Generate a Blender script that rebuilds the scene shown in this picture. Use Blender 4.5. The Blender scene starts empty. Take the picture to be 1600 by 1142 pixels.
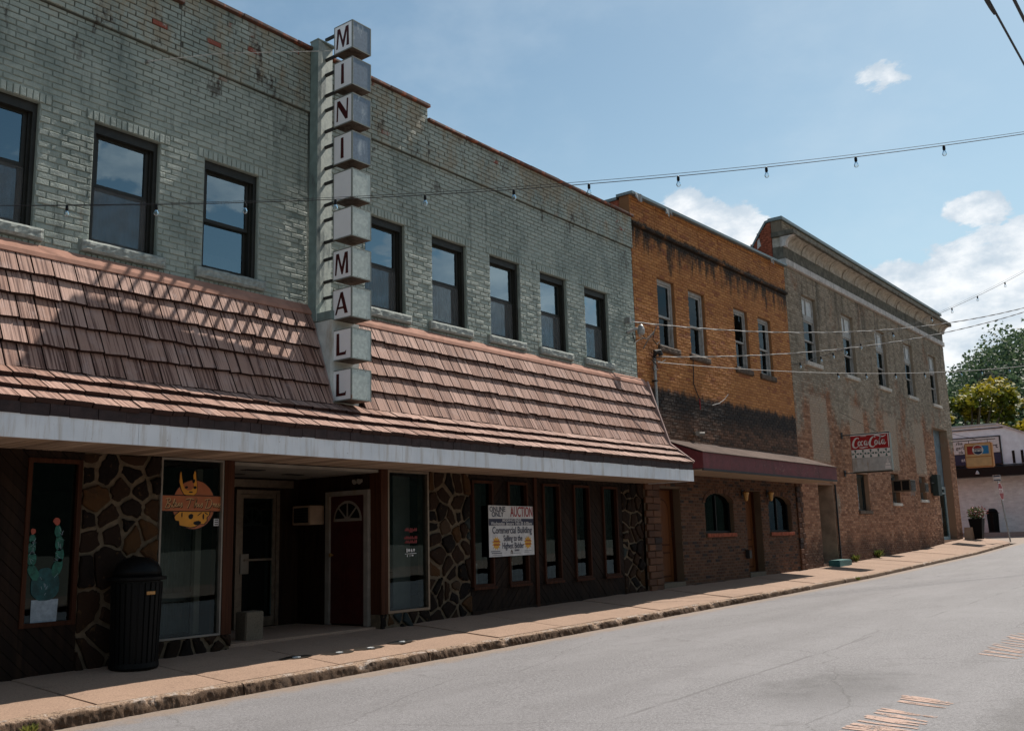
import bpy, math, random
from mathutils import Vector, Matrix, noise as mnoise
R = math.radians
rng = random.Random(11)
scene = bpy.context.scene
COL = scene.collection

# ------------------------------------------------------------------ camera
FPX, YAW, PIT, ROL = 1513.5, R(37.624), R(10.1885), R(-1.544)
fw = Vector((math.cos(YAW)*math.cos(PIT), math.sin(YAW)*math.cos(PIT), math.sin(PIT)))
_rt = Vector((math.sin(YAW), -math.cos(YAW), 0)); _up = _rt.cross(fw)
rt = _rt*math.cos(ROL) + _up*math.sin(ROL); up = -_rt*math.sin(ROL) + _up*math.cos(ROL)
CAM = Vector((0, -10, 0))
cd = bpy.data.cameras.new('camera'); co = bpy.data.objects.new('camera', cd); COL.objects.link(co)
m = Matrix.Identity(4)
for i in range(3):
    m[i][0], m[i][1], m[i][2], m[i][3] = rt[i], up[i], -fw[i], CAM[i]
co.matrix_world = m
cd.sensor_width = 36; cd.lens = FPX/1600*36; cd.clip_start = .05; cd.clip_end = 3000
scene.camera = co

# ------------------------------------------------------------------ light
SUN = Vector((1, -.055, 1.29)).normalized()          # towards the sun
sl = bpy.data.lights.new('sun', 'SUN'); sl.energy = 5.0; sl.angle = R(.5); sl.color = (1, .93, .84)
so = bpy.data.objects.new('sun', sl); COL.objects.link(so)
so.rotation_euler = SUN.to_track_quat('Z', 'Y').to_euler()
vs = scene.view_settings
vs.view_transform = 'Standard'; vs.look = 'None'; vs.exposure = .32; vs.gamma = 1; vs.use_curve_mapping = False


class NT:
    """small node helper"""
    def __init__(s, tree):
        s.t = tree; s.n = tree.nodes; s.l = tree.links
    def add(s, typ, **kw):
        n = s.n.new(typ)
        for k, v in kw.items(): setattr(n, k, v)
        return n
    def put(s, sock, v):
        if hasattr(v, 'is_output'): s.l.new(v, sock)
        elif v is not None:
            if sock.type == 'RGBA' and len(v) == 3: v = (*v, 1)
            sock.default_value = v
    def math(s, op, a, b=None, c=None, clamp=False):
        n = s.add('ShaderNodeMath', operation=op, use_clamp=clamp)
        for i, v in enumerate((a, b, c)):
            if v is not None: s.put(n.inputs[i], v)
        return n.outputs[0]
    def vmath(s, op, a, b=None):
        n = s.add('ShaderNodeVectorMath', operation=op)
        s.put(n.inputs[0], a)
        if b is not None: s.put(n.inputs[1], b)
        return n.outputs[0]
    def pos(s): return s.add('ShaderNodeNewGeometry').outputs['Position']
    def xyz(s, v):
        n = s.add('ShaderNodeSeparateXYZ'); s.put(n.inputs[0], v); return n.outputs
    def comb(s, x, y, z):
        n = s.add('ShaderNodeCombineXYZ')
        for i, v in enumerate((x, y, z)): s.put(n.inputs[i], v)
        return n.outputs[0]
    def scale(s, v, sc): return s.vmath('MULTIPLY', v, sc)
    def noise(s, v, scale=5., detail=4., rough=.55, dist=0.):
        n = s.add('ShaderNodeTexNoise'); s.put(n.inputs['Vector'], v)
        n.inputs['Scale'].default_value = scale; n.inputs['Detail'].default_value = detail
        n.inputs['Roughness'].default_value = rough; n.inputs['Distortion'].default_value = dist
        return n.outputs['Fac']
    def voro(s, v, scale=5., feature='F1'):
        n = s.add('ShaderNodeTexVoronoi', feature=feature); s.put(n.inputs['Vector'], v)
        n.inputs['Scale'].default_value = scale
        return n.outputs['Distance']
    def attr(s, name='rnd'): return s.add('ShaderNodeAttribute', attribute_name=name).outputs['Fac']
    def ramp(s, f, a, b, lo=0., hi=1.):
        n = s.add('ShaderNodeMapRange', interpolation_type='SMOOTHSTEP')
        s.put(n.inputs[0], f)
        for i, v in enumerate((a, b, lo, hi)): n.inputs[i+1].default_value = v
        return n.outputs[0]
    def mix(s, f, a, b, mode='MIX'):
        n = s.add('ShaderNodeMix', data_type='RGBA', blend_type=mode)
        s.put(n.inputs[0], f); s.put(n.inputs[6], a); s.put(n.inputs[7], b)
        return n.outputs[2]
    def bump(s, h, strength=.5, dist=.01):
        n = s.add('ShaderNodeBump'); n.inputs['Strength'].default_value = strength
        n.inputs['Distance'].default_value = dist; s.put(n.inputs['Height'], h)
        return n.outputs[0]
    def band(s, v, a, b, soft):                      # 1 inside a..b
        return s.math('MULTIPLY', s.ramp(v, a-soft, a+soft), s.ramp(v, b-soft, b+soft, 1, 0))


def mat(name, fn):
    m = bpy.data.materials.new(name); m.use_nodes = True
    t = NT(m.node_tree); p = t.n['Principled BSDF']
    r = fn(t, p)
    if r: 
        for k, v in r.items(): t.put(p.inputs[k], v)
    return m


# ------------------------------------------------------------------ sky with clouds
w = bpy.data.worlds.new('World'); scene.world = w; w.use_nodes = True
t = NT(w.node_tree); bg = t.n['Background']
sky = t.add('ShaderNodeTexSky', sky_type='NISHITA'); sky.sun_disc = False
sky.sun_elevation = math.asin(SUN.z); sky.sun_rotation = math.atan2(SUN.x, SUN.y)
sky.air_density = 1.0; sky.dust_density = .8; sky.ozone_density = 1.4; sky.altitude = 200
d = t.add('ShaderNodeTexCoord').outputs['Generated']
dx, dy, dz = t.xyz(d)
az = t.math('MULTIPLY', t.math('ARCTAN2', dy, dx), 57.2958)
el = t.math('MULTIPLY', t.math('ARCSINE', dz), 57.2958)
field = None
# cloud banks and puffs: centre azimuth, elevation, half sizes in degrees, weight
for (a, e, sa, se, wt) in ((12, 9.5, 8.5, 5.0, 1.5), (2, 11.0, 9, 6.2, 1.5), (6.5, 13.2, 5, 3.0, 1.3), (26.5, 16.2, 5.2, 2.9, 1.35), (14.9, 24.4, 1.9, .85, .86),
                           (10.4, 16.7, 2.0, 1.0, .9), (55.5, 33.6, 3.6, 1.3, .9),
                           (-18, 12, 13, 6, 1.05), (-38, 15, 8, 4, 1.0), (-58, 23, 8, 4.5, 1.0), (-80, 17, 10, 4, .9),
                           (-100, 30, 9, 4, .8), (-118, 16, 12, 5, .8), (-135, 32, 10, 5, .9), (-160, 20, 14, 6, 1),
                           (165, 24, 14, 6, 1), (130, 22, 12, 5, .9), (95, 30, 10, 4, .9)):
    u = t.math('DIVIDE', t.math('SUBTRACT', az, a), sa)
    v = t.math('DIVIDE', t.math('SUBTRACT', el, e), se)
    b = t.math('SUBTRACT', wt, t.math('ADD', t.math('MULTIPLY', u, u), t.math('MULTIPLY', v, v)))
    field = b if field is None else t.math('MAXIMUM', field, b)
field = t.math('MAXIMUM', field, -1.2)
nv = t.comb(t.math('MULTIPLY', az, .05), t.math('MULTIPLY', el, .085), 0.)
n1 = t.noise(nv, 4.2, 9, .62, .35)
n2 = t.noise(t.vmath('ADD', nv, (3.1, .07, 1.7)), 7, 6, .6)
dens = t.math('ADD', t.math('MULTIPLY', field, .42), t.math('MULTIPLY', t.math('SUBTRACT', n1, .5), 1.9))
cm = t.ramp(dens, .0, .15)
shade = t.ramp(t.math('ADD', t.math('MULTIPLY', n2, .8), t.math('MULTIPLY', dens, .35)), .34, .72)
cloudc = t.mix(shade, (4.8, 5.6, 6.4), (8.6, 8.7, 8.8))
hz = t.ramp(el, -4, 30, 1, 0)
skyc = t.mix(t.math('MULTIPLY', hz, .72), t.mix(1, sky.outputs[0], (.92, 1.02, .90), 'MULTIPLY'), (4.9, 6.3, 7.0))
skyc = t.mix(t.math('MULTIPLY', t.ramp(t.noise(nv, 1.7, 5, .6), .42, .75), .16), skyc, (6.2, 7, 7.6))
t.put(bg.inputs[0], t.mix(t.math('MULTIPLY', cm, .93), skyc, cloudc)); bg.inputs[1].default_value = .098


# ------------------------------------------------------------------ materials
def rough_paint(col, var=.25, rough=.6, bumpy=.2, scale=8, spec=.4, dirt=None):
    def f(t, p):
        P = t.pos(); n = t.noise(P, scale, 6); n2 = t.noise(P, scale*9, 3)
        c = t.mix(t.ramp(n, .3, .75), tuple(x*(1-var) for x in col), tuple(min(1, x*(1+var*.5)) for x in col))
        if dirt: c = t.mix(t.ramp(t.noise(t.scale(P, (1, 1, .25)), scale*.7, 6, .65), .5, .75), c, dirt)
        c = t.mix(t.math('MULTIPLY', t.attr(), .35), c, tuple(x*.55 for x in col))
        return {'Base Color': c, 'Roughness': t.ramp(n2, .2, .8, rough-.1, min(1, rough+.12)), 'Specular IOR Level': spec,
                'Normal': t.bump(t.math('ADD', n2, n), bumpy, .004)}
    return f


def green_brick(mort):
    def f(t, p):
        P = t.pos(); x, y, z = t.xyz(P); r = t.attr()
        c = t.mix(r, (.30, .342, .298), (.375, .415, .362))
        if mort: c = t.mix(t.ramp(z, 4.9, 5.8, .12, .85), c, (.085, .098, .082))
        big = t.noise(t.scale(P, (1, 1, .6)), .85, 7, .66, .6)
        c = t.mix(t.math('MULTIPLY', t.ramp(big, .46, .62), .55), c, (.145, .185, .165))
        c = t.mix(t.math('MULTIPLY', t.ramp(t.noise(t.vmath('ADD', P, (7, 0, 3)), 2.3, 7, .7), .52, .70), .5), c, (.42, .45, .40))
        strk = t.noise(t.comb(t.math('MULTIPLY', x, 2.6), 0., t.math('MULTIPLY', z, .42)), 1.5, 7, .7)
        c = t.mix(t.math('MULTIPLY', t.ramp(strk, .54, .70), .7), c, (.085, .108, .096))
        # bare and rusty patches in the parapet band
        top = t.ramp(z, 5.75, 6.25)
        rn = t.noise(t.comb(x, 0., t.math('MULTIPLY', z, .6)), 1.9, 7, .7)
        c = t.mix(t.math('MULTIPLY', t.math('MULTIPLY', t.ramp(rn, .44, .60), top), .8), c, (.31, .26, .175))
        c = t.mix(t.math('MULTIPLY', t.math('MULTIPLY', t.ramp(t.noise(t.comb(x, 0., t.math('MULTIPLY', z, .5)), 2.2, 8, .75), .55, .63), t.ramp(z, 5.0, 6)), .92), c, (.04, .024, .014))
        c = t.mix(t.math('MULTIPLY', t.math('MULTIPLY', t.ramp(r, .965, .975), t.ramp(rn, .48, .55)), top), c, (.26, .06, .03))
        if mort: c = t.mix(t.math('MULTIPLY', top, .75), c, (.05, .042, .032))
        rr = t.ramp(t.noise(t.comb(t.math('MULTIPLY', x, 4.), 0., t.math('MULTIPLY', z, .5)), 1.3, 5, .6), .62, .74)
        c = t.mix(t.math('MULTIPLY', rr, .5), c, (.21, .13, .07))
        g = t.noise(P, 55, 5, .65); g2 = t.noise(P, 14, 4)
        return {'Base Color': c, 'Roughness': t.ramp(g, .3, .7, .5, .72), 'Specular IOR Level': .45,
                'Normal': t.bump(t.math('ADD', g, t.math('MULTIPLY', g2, 1.8)), .75, .008)}
    return f


def orange_brick(mort):
    def f(t, p):
        P = t.pos(); x, y, z = t.xyz(P); r = t.attr()
        c = t.mix(r, (.37, .138, .038), (.54, .235, .072))
        c = t.mix(t.ramp(r, .84, .96), c, (.30, .10, .035))
        if mort: c = t.mix(.8, c, (.22, .11, .05))
        n = t.noise(P, 1.1, 6, .65)
        c = t.mix(t.math('MULTIPLY', t.ramp(n, .45, .72), .5), c, (.24, .09, .03))
        s = t.noise(t.comb(t.math('MULTIPLY', x, 1.6), 0., t.math('MULTIPLY', z, .45)), 1.8, 7, .7)
        # soot below the ledge, under the copings and above the awning
        led = t.math('MULTIPLY', t.ramp(z, 5.2, 6.6), t.ramp(z, 6.62, 6.75, 1, .35))
        c = t.mix(t.math('MULTIPLY', t.ramp(t.math('ADD', s, t.math('MULTIPLY', led, .30)), .66, .84), .93), c, (.030, .020, .012))
        lg_ = t.math('MULTIPLY', t.band(t.math('ADD', z, t.math('MULTIPLY', t.math('SUBTRACT', s, .5), .35)), 6.40, 6.64, .05), t.ramp(t.noise(P, 2.1, 6, .7), .36, .5))
        c = t.mix(t.math('MULTIPLY', lg_, .93), c, (.022, .015, .010))
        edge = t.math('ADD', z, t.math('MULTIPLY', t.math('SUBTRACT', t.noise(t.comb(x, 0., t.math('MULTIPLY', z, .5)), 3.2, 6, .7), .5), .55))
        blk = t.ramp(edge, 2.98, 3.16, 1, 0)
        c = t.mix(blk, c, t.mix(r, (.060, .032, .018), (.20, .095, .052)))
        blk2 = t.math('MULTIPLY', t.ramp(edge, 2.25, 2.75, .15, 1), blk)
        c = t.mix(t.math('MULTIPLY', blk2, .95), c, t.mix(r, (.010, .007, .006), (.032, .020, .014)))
        g = t.noise(P, 60, 4)
        return {'Base Color': c, 'Roughness': .75, 'Specular IOR Level': .3, 'Normal': t.bump(g, .4, .005)}
    return f


def shop_brick(mort):
    def f(t, p):
        P = t.pos(); r = t.attr()
        c = t.mix(r, (.058, .022, .010), (.135, .058, .028))
        c = t.mix(t.ramp(r, .86, .9), c, (.025, .015, .013))
        if mort: c = (.11, .071, .043)
        c = t.mix(t.math('MULTIPLY', t.ramp(t.noise(P, 1.6, 6), .5, .7), .45), c, (.05, .03, .02))
        return {'Base Color': c, 'Roughness': .8, 'Specular IOR Level': .3, 'Normal': t.bump(t.noise(P, 60, 4), .4, .005)}
    return f


def tan_brick(mort):
    def f(t, p):
        P = t.pos(); x, y, z = t.xyz(P); r = t.attr()
        red = t.mix(r, (.20, .085, .045), (.43, .225, .13))
        grey = t.mix(r, (.225, .18, .13), (.375, .31, .235))
        n = t.noise(t.scale(P, (1, 1, .6)), .8, 6, .62); nf = t.noise(P, 9, 5, .7)
        up_ = t.math('ADD', t.math('ADD', t.ramp(z, 1.2, 5.6, -.3, .42), t.math('MULTIPLY', t.math('SUBTRACT', n, .5), 2.2)), t.math('MULTIPLY', t.math('SUBTRACT', nf, .5), .6))
        c = t.mix(t.ramp(up_, -.12, .28), red, grey)
        c = t.mix(t.math('MULTIPLY', t.ramp(t.noise(t.scale(P, (1.5, 1, .2)), 1.7, 6, .7), .48, .64), t.ramp(z, 3.0, 7.5, .15, .85)), c, (.095, .083, .064))
        # pale painted-over patches between the storeys
        pale = None
        for a in (26.75, 30.0, 33.45, 36.8):
            jx = t.math('ADD', x, t.math('MULTIPLY', t.math('SUBTRACT', nf, .5), .35))
            jz = t.math('ADD', z, t.math('MULTIPLY', t.math('SUBTRACT', nf, .5), .4))
            b = t.math('MULTIPLY', t.band(jx, a, a+1.33, .05), t.band(jz, 1.95, 3.85, .09))
            pale = b if pale is None else t.math('MAXIMUM', pale, b)
        c = t.mix(t.math('MULTIPLY', pale, .72), c, t.mix(nf, (.33, .26, .19), (.47, .39, .30)))
        c = t.mix(t.math('MULTIPLY', t.ramp(t.math('ADD', z, t.math('MULTIPLY', t.math('SUBTRACT', n, .5), 1.6)), -.55, .1, 1, 0), .8), c, (.05, .025, .016))
        if mort: c = t.mix(.35, c, (.30, .23, .16))
        return {'Base Color': c, 'Roughness': .85, 'Specular IOR Level': .25, 'Normal': t.bump(t.math('ADD', nf, t.noise(P, 50, 4)), .5, .006)}
    return f


def shingle_f(t, p):
    P = t.pos(); x, y, z = t.xyz(P); r = t.attr()
    gx = t.math('ADD', t.math('MULTIPLY', x, 1.), t.math('MULTIPLY', r, 3.7))
    gv = t.comb(t.math('MULTIPLY', gx, 46.), t.math('MULTIPLY', y, 1.), t.math('MULTIPLY', z, 1.2))
    g = t.noise(gv, 1., 2, .5)
    c = t.mix(r, (.28, .155, .115), (.46, .29, .23))
    c = t.mix(t.ramp(t.noise(t.vmath('ADD', P, (9, 0, 0)), .9, 4), .4, .7), c, t.mix(r, (.32, .18, .13), (.41, .26, .21)))
    c = t.mix(t.ramp(g, .36, .54, .85, 0), c, (.085, .038, .03))
    c = t.mix(t.math('MULTIPLY', t.ramp(t.noise(P, 6, 5, .7), .5, .72), .32), c, (.45, .34, .31))
    c = t.mix(t.ramp(r, 1.4, 1.6), c, (.045, .024, .02))
    return {'Base Color': c, 'Roughness': .7, 'Specular IOR Level': .15, 'Normal': t.bump(g, .9, .012)}


def wood(a, b, axis='x', sc=30, rough=.7):
    def f(t, p):
        P = t.pos(); r = t.attr()
        s = {'x': (1, sc*.6, sc*.6), 'y': (sc*.6, 1, sc*.6), 'z': (sc, sc, 1.)}[axis]
        g = t.noise(t.scale(P, s), 1., 5, .65, .4)
        c = t.mix(t.ramp(g, .3, .7), a, b)
        c = t.mix(t.math('MULTIPLY', r, .6), c, tuple(v*.4 for v in a))
        return {'Base Color': c, 'Roughness': rough, 'Specular IOR Level': .12, 'Normal': t.bump(g, .5, .004)}
    return f


def stone_f(t, p):
    P = t.pos(); r = t.attr()
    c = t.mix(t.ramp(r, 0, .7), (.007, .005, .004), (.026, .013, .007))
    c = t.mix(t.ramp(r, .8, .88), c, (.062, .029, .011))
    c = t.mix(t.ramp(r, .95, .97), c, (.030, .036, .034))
    n = t.noise(P, 7, 7, .65)
    c = t.mix(t.math('MULTIPLY', t.ramp(n, .45, .75), .6), c, (.018, .012, .010))
    c = t.mix(t.math('MULTIPLY', t.ramp(t.noise(P, 15, 5), .62, .7), .6), c, (.07, .04, .018))
    return {'Base Color': c, 'Roughness': .85, 'Specular IOR Level': .12, 'Normal': t.bump(t.math('ADD', n, t.noise(P, 30, 5)), .6, .012)}


def asphalt_f(t, p):
    P = t.pos(); x, y, z = t.xyz(P)
    f1 = t.math('ADD', t.math('MULTIPLY', t.noise(P, 130, 3, .6), .55), t.math('MULTIPLY', t.noise(P, 46, 3, .6), .45)); f2 = t.voro(P, 95)
    big = t.noise(t.scale(P, (.35, 1, 1)), .8, 6, .62); mid = t.noise(P, 3.2, 6, .65)
    c = t.mix(t.ramp(f1, .38, .62), (.108, .102, .104), (.25, .238, .241))
    c = t.mix(t.math('MULTIPLY', t.ramp(big, .38, .68), .45), c, (.245, .234, .238))
    c = t.mix(t.math('MULTIPLY', t.ramp(t.math('ADD', mid, t.math('MULTIPLY', big, .5)), .80, 1.0), .28), c, (.10, .093, .09))
    # dark oil patch and worn wheel tracks
    dx_ = t.math('DIVIDE', t.math('SUBTRACT', x, 8.9), 1.5); dy_ = t.math('DIVIDE', t.math('SUBTRACT', y, -6.75), .75)
    oil = t.ramp(t.math('ADD', t.math('ADD', t.math('MULTIPLY', dx_, dx_), t.math('MULTIPLY', dy_, dy_)), t.math('MULTIPLY', mid, 2.2)), .7, 2.2, 1, 0)
    c = t.mix(t.math('MULTIPLY', oil, .6), c, (.06, .056, .055))
    dx2 = t.math('DIVIDE', t.math('SUBTRACT', x, 8.2), 1.9); dy2 = t.math('DIVIDE', t.math('SUBTRACT', y, -8.5), .45)
    oil2 = t.ramp(t.math('ADD', t.math('ADD', t.math('MULTIPLY', dx2, dx2), t.math('MULTIPLY', dy2, dy2)), t.math('MULTIPLY', mid, 2.2)), .7, 2.4, 1, 0)
    c = t.mix(t.math('MULTIPLY', oil2, .55), c, (.07, .064, .062))
    crack = t.voro(t.vmath('ADD', P, t.comb(t.math('MULTIPLY', mid, .5), t.math('MULTIPLY', big, .6), 0.)), .33, 'DISTANCE_TO_EDGE')
    c = t.mix(t.math('MULTIPLY', t.ramp(crack, .0012, .0045, 1, 0), .34), c, (.05, .045, .042))
    seam = t.math('ABSOLUTE', t.math('SUBTRACT', t.math('ADD', y, t.math('MULTIPLY', t.math('SUBTRACT', t.noise(P, 1.5, 4), .5), .10)), -5.75))
    c = t.mix(t.math('MULTIPLY', t.ramp(seam, .008, .03, 1, 0), t.ramp(t.noise(P, .9, 3), .42, .58, .0, .4)), c, (.055, .05, .048))
    for yy in (-3.5, -5.0, -7.4):
        trk = t.ramp(t.math('ABSOLUTE', t.math('SUBTRACT', y, yy)), .05, .38, 1, 0)
        c = t.mix(t.math('MULTIPLY', trk, t.ramp(t.noise(t.scale(P, (.15, 2, 1)), 1.2, 5), .35, .65, .02, .26)), c, (.12, .112, .112))
    spk = t.ramp(t.noise(P, 70, 2, .5), .66, .70); c = t.mix(t.math('MULTIPLY', spk, .5), c, (.06, .055, .053))
    # sand washed against the kerb
    gut = t.ramp(t.math('ADD', y, t.math('MULTIPLY', t.math('SUBTRACT', t.noise(P, 4, 6, .7), .5), .7)), -2.12, -1.8)
    c = t.mix(t.math('MULTIPLY', gut, .75), c, t.mix(f1, (.15, .105, .07), (.34, .25, .185)))
    grit = t.math('MULTIPLY', t.ramp(t.noise(P, 42, 4, .7), .62, .66), t.ramp(y, -2.35, -1.95))
    c = t.mix(t.math('MULTIPLY', grit, .9), c, (.055, .035, .022))
    return {'Base Color': c, 'Roughness': .8, 'Specular IOR Level': .3, 'Normal': t.bump(t.math('ADD', f1, f2), .35, .006)}


def concrete(col, dark, fine=1.):
    def f(t, p):
        P = t.pos(); x, y, z = t.xyz(P)
        f1 = t.noise(P, 120, 4, .65); mid = t.noise(P, 4.5, 7, .7); big = t.noise(P, .9, 5)
        c = t.mix(t.ramp(f1, .3, .7), tuple(v*.72 for v in col), tuple(v*1.12 for v in col))
        c = t.mix(t.math('MULTIPLY', t.attr(), .3), c, tuple(v*.68 for v in col))
        c = t.mix(t.math('MULTIPLY', t.ramp(big, .4, .7), .35), c, tuple(v*1.15 for v in col))
        c = t.mix(t.math('MULTIPLY', t.ramp(mid, .52, .74), .6), c, dark)
        c = t.mix(t.math('MULTIPLY', t.ramp(t.noise(P, 62, 3, .6), .52, .62), .6*fine), c, tuple(v*.5 for v in col))
        c = t.mix(t.math('MULTIPLY', t.ramp(t.noise(t.vmath('ADD', P, (5, 5, 0)), 48, 3, .6), .60, .66), .5*fine), c, tuple(min(1, v*1.35) for v in col))
        return {'Base Color': c, 'Roughness': .85, 'Specular IOR Level': .25, 'Normal': t.bump(t.math('ADD', f1, mid), .4, .006)}
    return f


def kerb_f(t, p):
    P = t.pos(); x, y, z = t.xyz(P)
    nz = t.xyz(t.add('ShaderNodeNewGeometry').outputs['Normal'])[2]
    f1 = t.noise(P, 110, 4, .65); mid = t.noise(P, 7, 7, .72)
    c = t.mix(t.ramp(f1, .3, .7), (.25, .165, .11), (.43, .30, .215))
    c = t.mix(t.math('MULTIPLY', t.ramp(mid, .5, .6), .8), c, (.48, .41, .36))
    c = t.mix(t.math('MULTIPLY', t.ramp(t.noise(P, 45, 3, .6), .52, .6), .7), c, (.07, .045, .03))
    grime = t.math('ADD', t.math('ADD', t.ramp(t.math('ADD', y, 1.70), .0, .05, .34, -.1), 0.), t.math('MULTIPLY', mid, .6))
    c = t.mix(t.math('MULTIPLY', t.ramp(grime, .36, .52), .92), c, t.mix(f1, (.035, .022, .014), (.15, .09, .055)))
    return {'Base Color': c, 'Roughness': .9, 'Specular IOR Level': .2, 'Normal': t.bump(t.math('ADD', f1, t.math('MULTIPLY', mid, 2.)), .8, .015)}


def glass(tint, ior=1.55, gain=1.5, rough=.0):
    def f(t, p):
        tr = t.add('ShaderNodeBsdfTransparent'); t.put(tr.inputs[0], tint)
        gl = t.add('ShaderNodeBsdfGlossy'); gl.inputs['Roughness'].default_value = rough; t.put(gl.inputs[0], (.66, .88, 1))
        fr = t.add('ShaderNodeFresnel'); fr.inputs['IOR'].default_value = ior
        wv = t.noise(t.pos(), 1.3, 2); t.put(gl.inputs['Normal'], t.bump(wv, .02, .05))
        mx = t.add('ShaderNodeMixShader'); t.put(mx.inputs[0], t.math('MULTIPLY', fr.outputs[0], gain, clamp=True))
        t.l.new(tr.outputs[0], mx.inputs[1]); t.l.new(gl.outputs[0], mx.inputs[2])
        t.l.new(mx.outputs[0], t.n['Material Output'].inputs[0])
    return f


def screen_f(t, p):
    tr = t.add('ShaderNodeBsdfTransparent'); mx = t.add('ShaderNodeMixShader')
    n = t.noise(t.pos(), 6, 4)
    t.put(mx.inputs[0], t.ramp(n, .3, .7, .22, .34)); t.put(p.inputs['Base Color'], (.16, .16, .155)); p.inputs['Roughness'].default_value = .7
    t.l.new(tr.outputs[0], mx.inputs[1]); t.l.new(p.outputs[0], mx.inputs[2]); t.l.new(mx.outputs[0], t.n['Material Output'].inputs[0])


def paint_f(t, p):
    tr = t.add('ShaderNodeBsdfTransparent'); mx = t.add('ShaderNodeMixShader'); P = t.pos()
    n = t.noise(P, 38, 5, .7); n2 = t.noise(P, 6, 4)
    t.put(mx.inputs[0], t.ramp(t.math('ADD', n, t.math('MULTIPLY', n2, .7)), .62, .88)); t.put(p.inputs['Base Color'], (.42, .28, .22)); p.inputs['Roughness'].default_value = .85
    t.l.new(tr.outputs[0], mx.inputs[1]); t.l.new(p.outputs[0], mx.inputs[2]); t.l.new(mx.outputs[0], t.n['Material Output'].inputs[0])


def leaf_f(a, b, hi):
    def f(t, p):
        r = t.attr(); P = t.pos()
        c = t.mix(r, a, b); c = t.mix(t.ramp(t.math('ADD', t.noise(P, .6, 4), t.math('MULTIPLY', r, .25)), .55, .8), c, hi)
        tl = t.add('ShaderNodeBsdfTranslucent'); t.put(tl.inputs[0], c)
        mx = t.add('ShaderNodeMixShader'); mx.inputs[0].default_value = .3
        t.put(p.inputs['Base Color'], c); p.inputs['Roughness'].default_value = .6; p.inputs['Specular IOR Level'].default_value = .3
        t.l.new(p.outputs[0], mx.inputs[1]); t.l.new(tl.outputs[0], mx.inputs[2]); t.l.new(mx.outputs[0], t.n['Material Output'].inputs[0])
    return f


def rust_metal(base, rust, amt=.5, metal=0., rough=.5, sc=5):
    def f(t, p):
        P = t.pos(); n = t.noise(t.scale(P, (1, 1, .35)), sc, 7, .68); n2 = t.noise(P, sc*4, 5)
        c = t.mix(t.ramp(n2, .3, .75), tuple(v*.8 for v in base), tuple(min(1, v*1.12) for v in base))
        c = t.mix(t.ramp(n, amt, amt+.14), c, rust)
        return {'Base Color': c, 'Roughness': t.ramp(n2, .3, .7, rough-.1, rough+.15), 'Metallic': metal, 'Normal': t.bump(n2, .15, .004)}
    return f


def fascia_f(t, p):
    P = t.pos(); x, y, z = t.xyz(P)
    st = t.noise(t.comb(t.math('MULTIPLY', x, 5.), 0., t.math('MULTIPLY', z, .5)), 1.6, 6, .7)
    c = t.mix(t.ramp(t.noise(P, 3, 5), .3, .7), (.72, .72, .73), (.82, .81, .81))
    c = t.mix(t.math('MULTIPLY', t.ramp(st, .48, .66), .6), c, (.48, .40, .32))
    c = t.mix(t.ramp(t.noise(P, 24, 3), .72, .75), c, (.2, .16, .13))
    return {'Base Color': c, 'Roughness': .5, 'Specular IOR Level': .4, 'Normal': t.bump(t.noise(P, 2.5, 3), .12, .02)}


def hill_f(t, p):
    P = t.pos(); n = t.noise(P, .22, 6, .65); n2 = t.noise(P, 1.1, 5, .7)
    c = t.mix(t.ramp(n2, .3, .7), (.012, .019, .013), (.042, .057, .032))
    return {'Base Color': c, 'Roughness': .9, 'Specular IOR Level': .1, 'Normal': t.bump(t.math('ADD', n, n2), 1., 1.5)}


def flat(col, rough=.6, metal=0., spec=.4):
    return rough_paint(col, .15, rough, .08, 9, spec) if not metal else rust_metal(col, tuple(v*.5 for v in col), .62, metal, rough)


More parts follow.
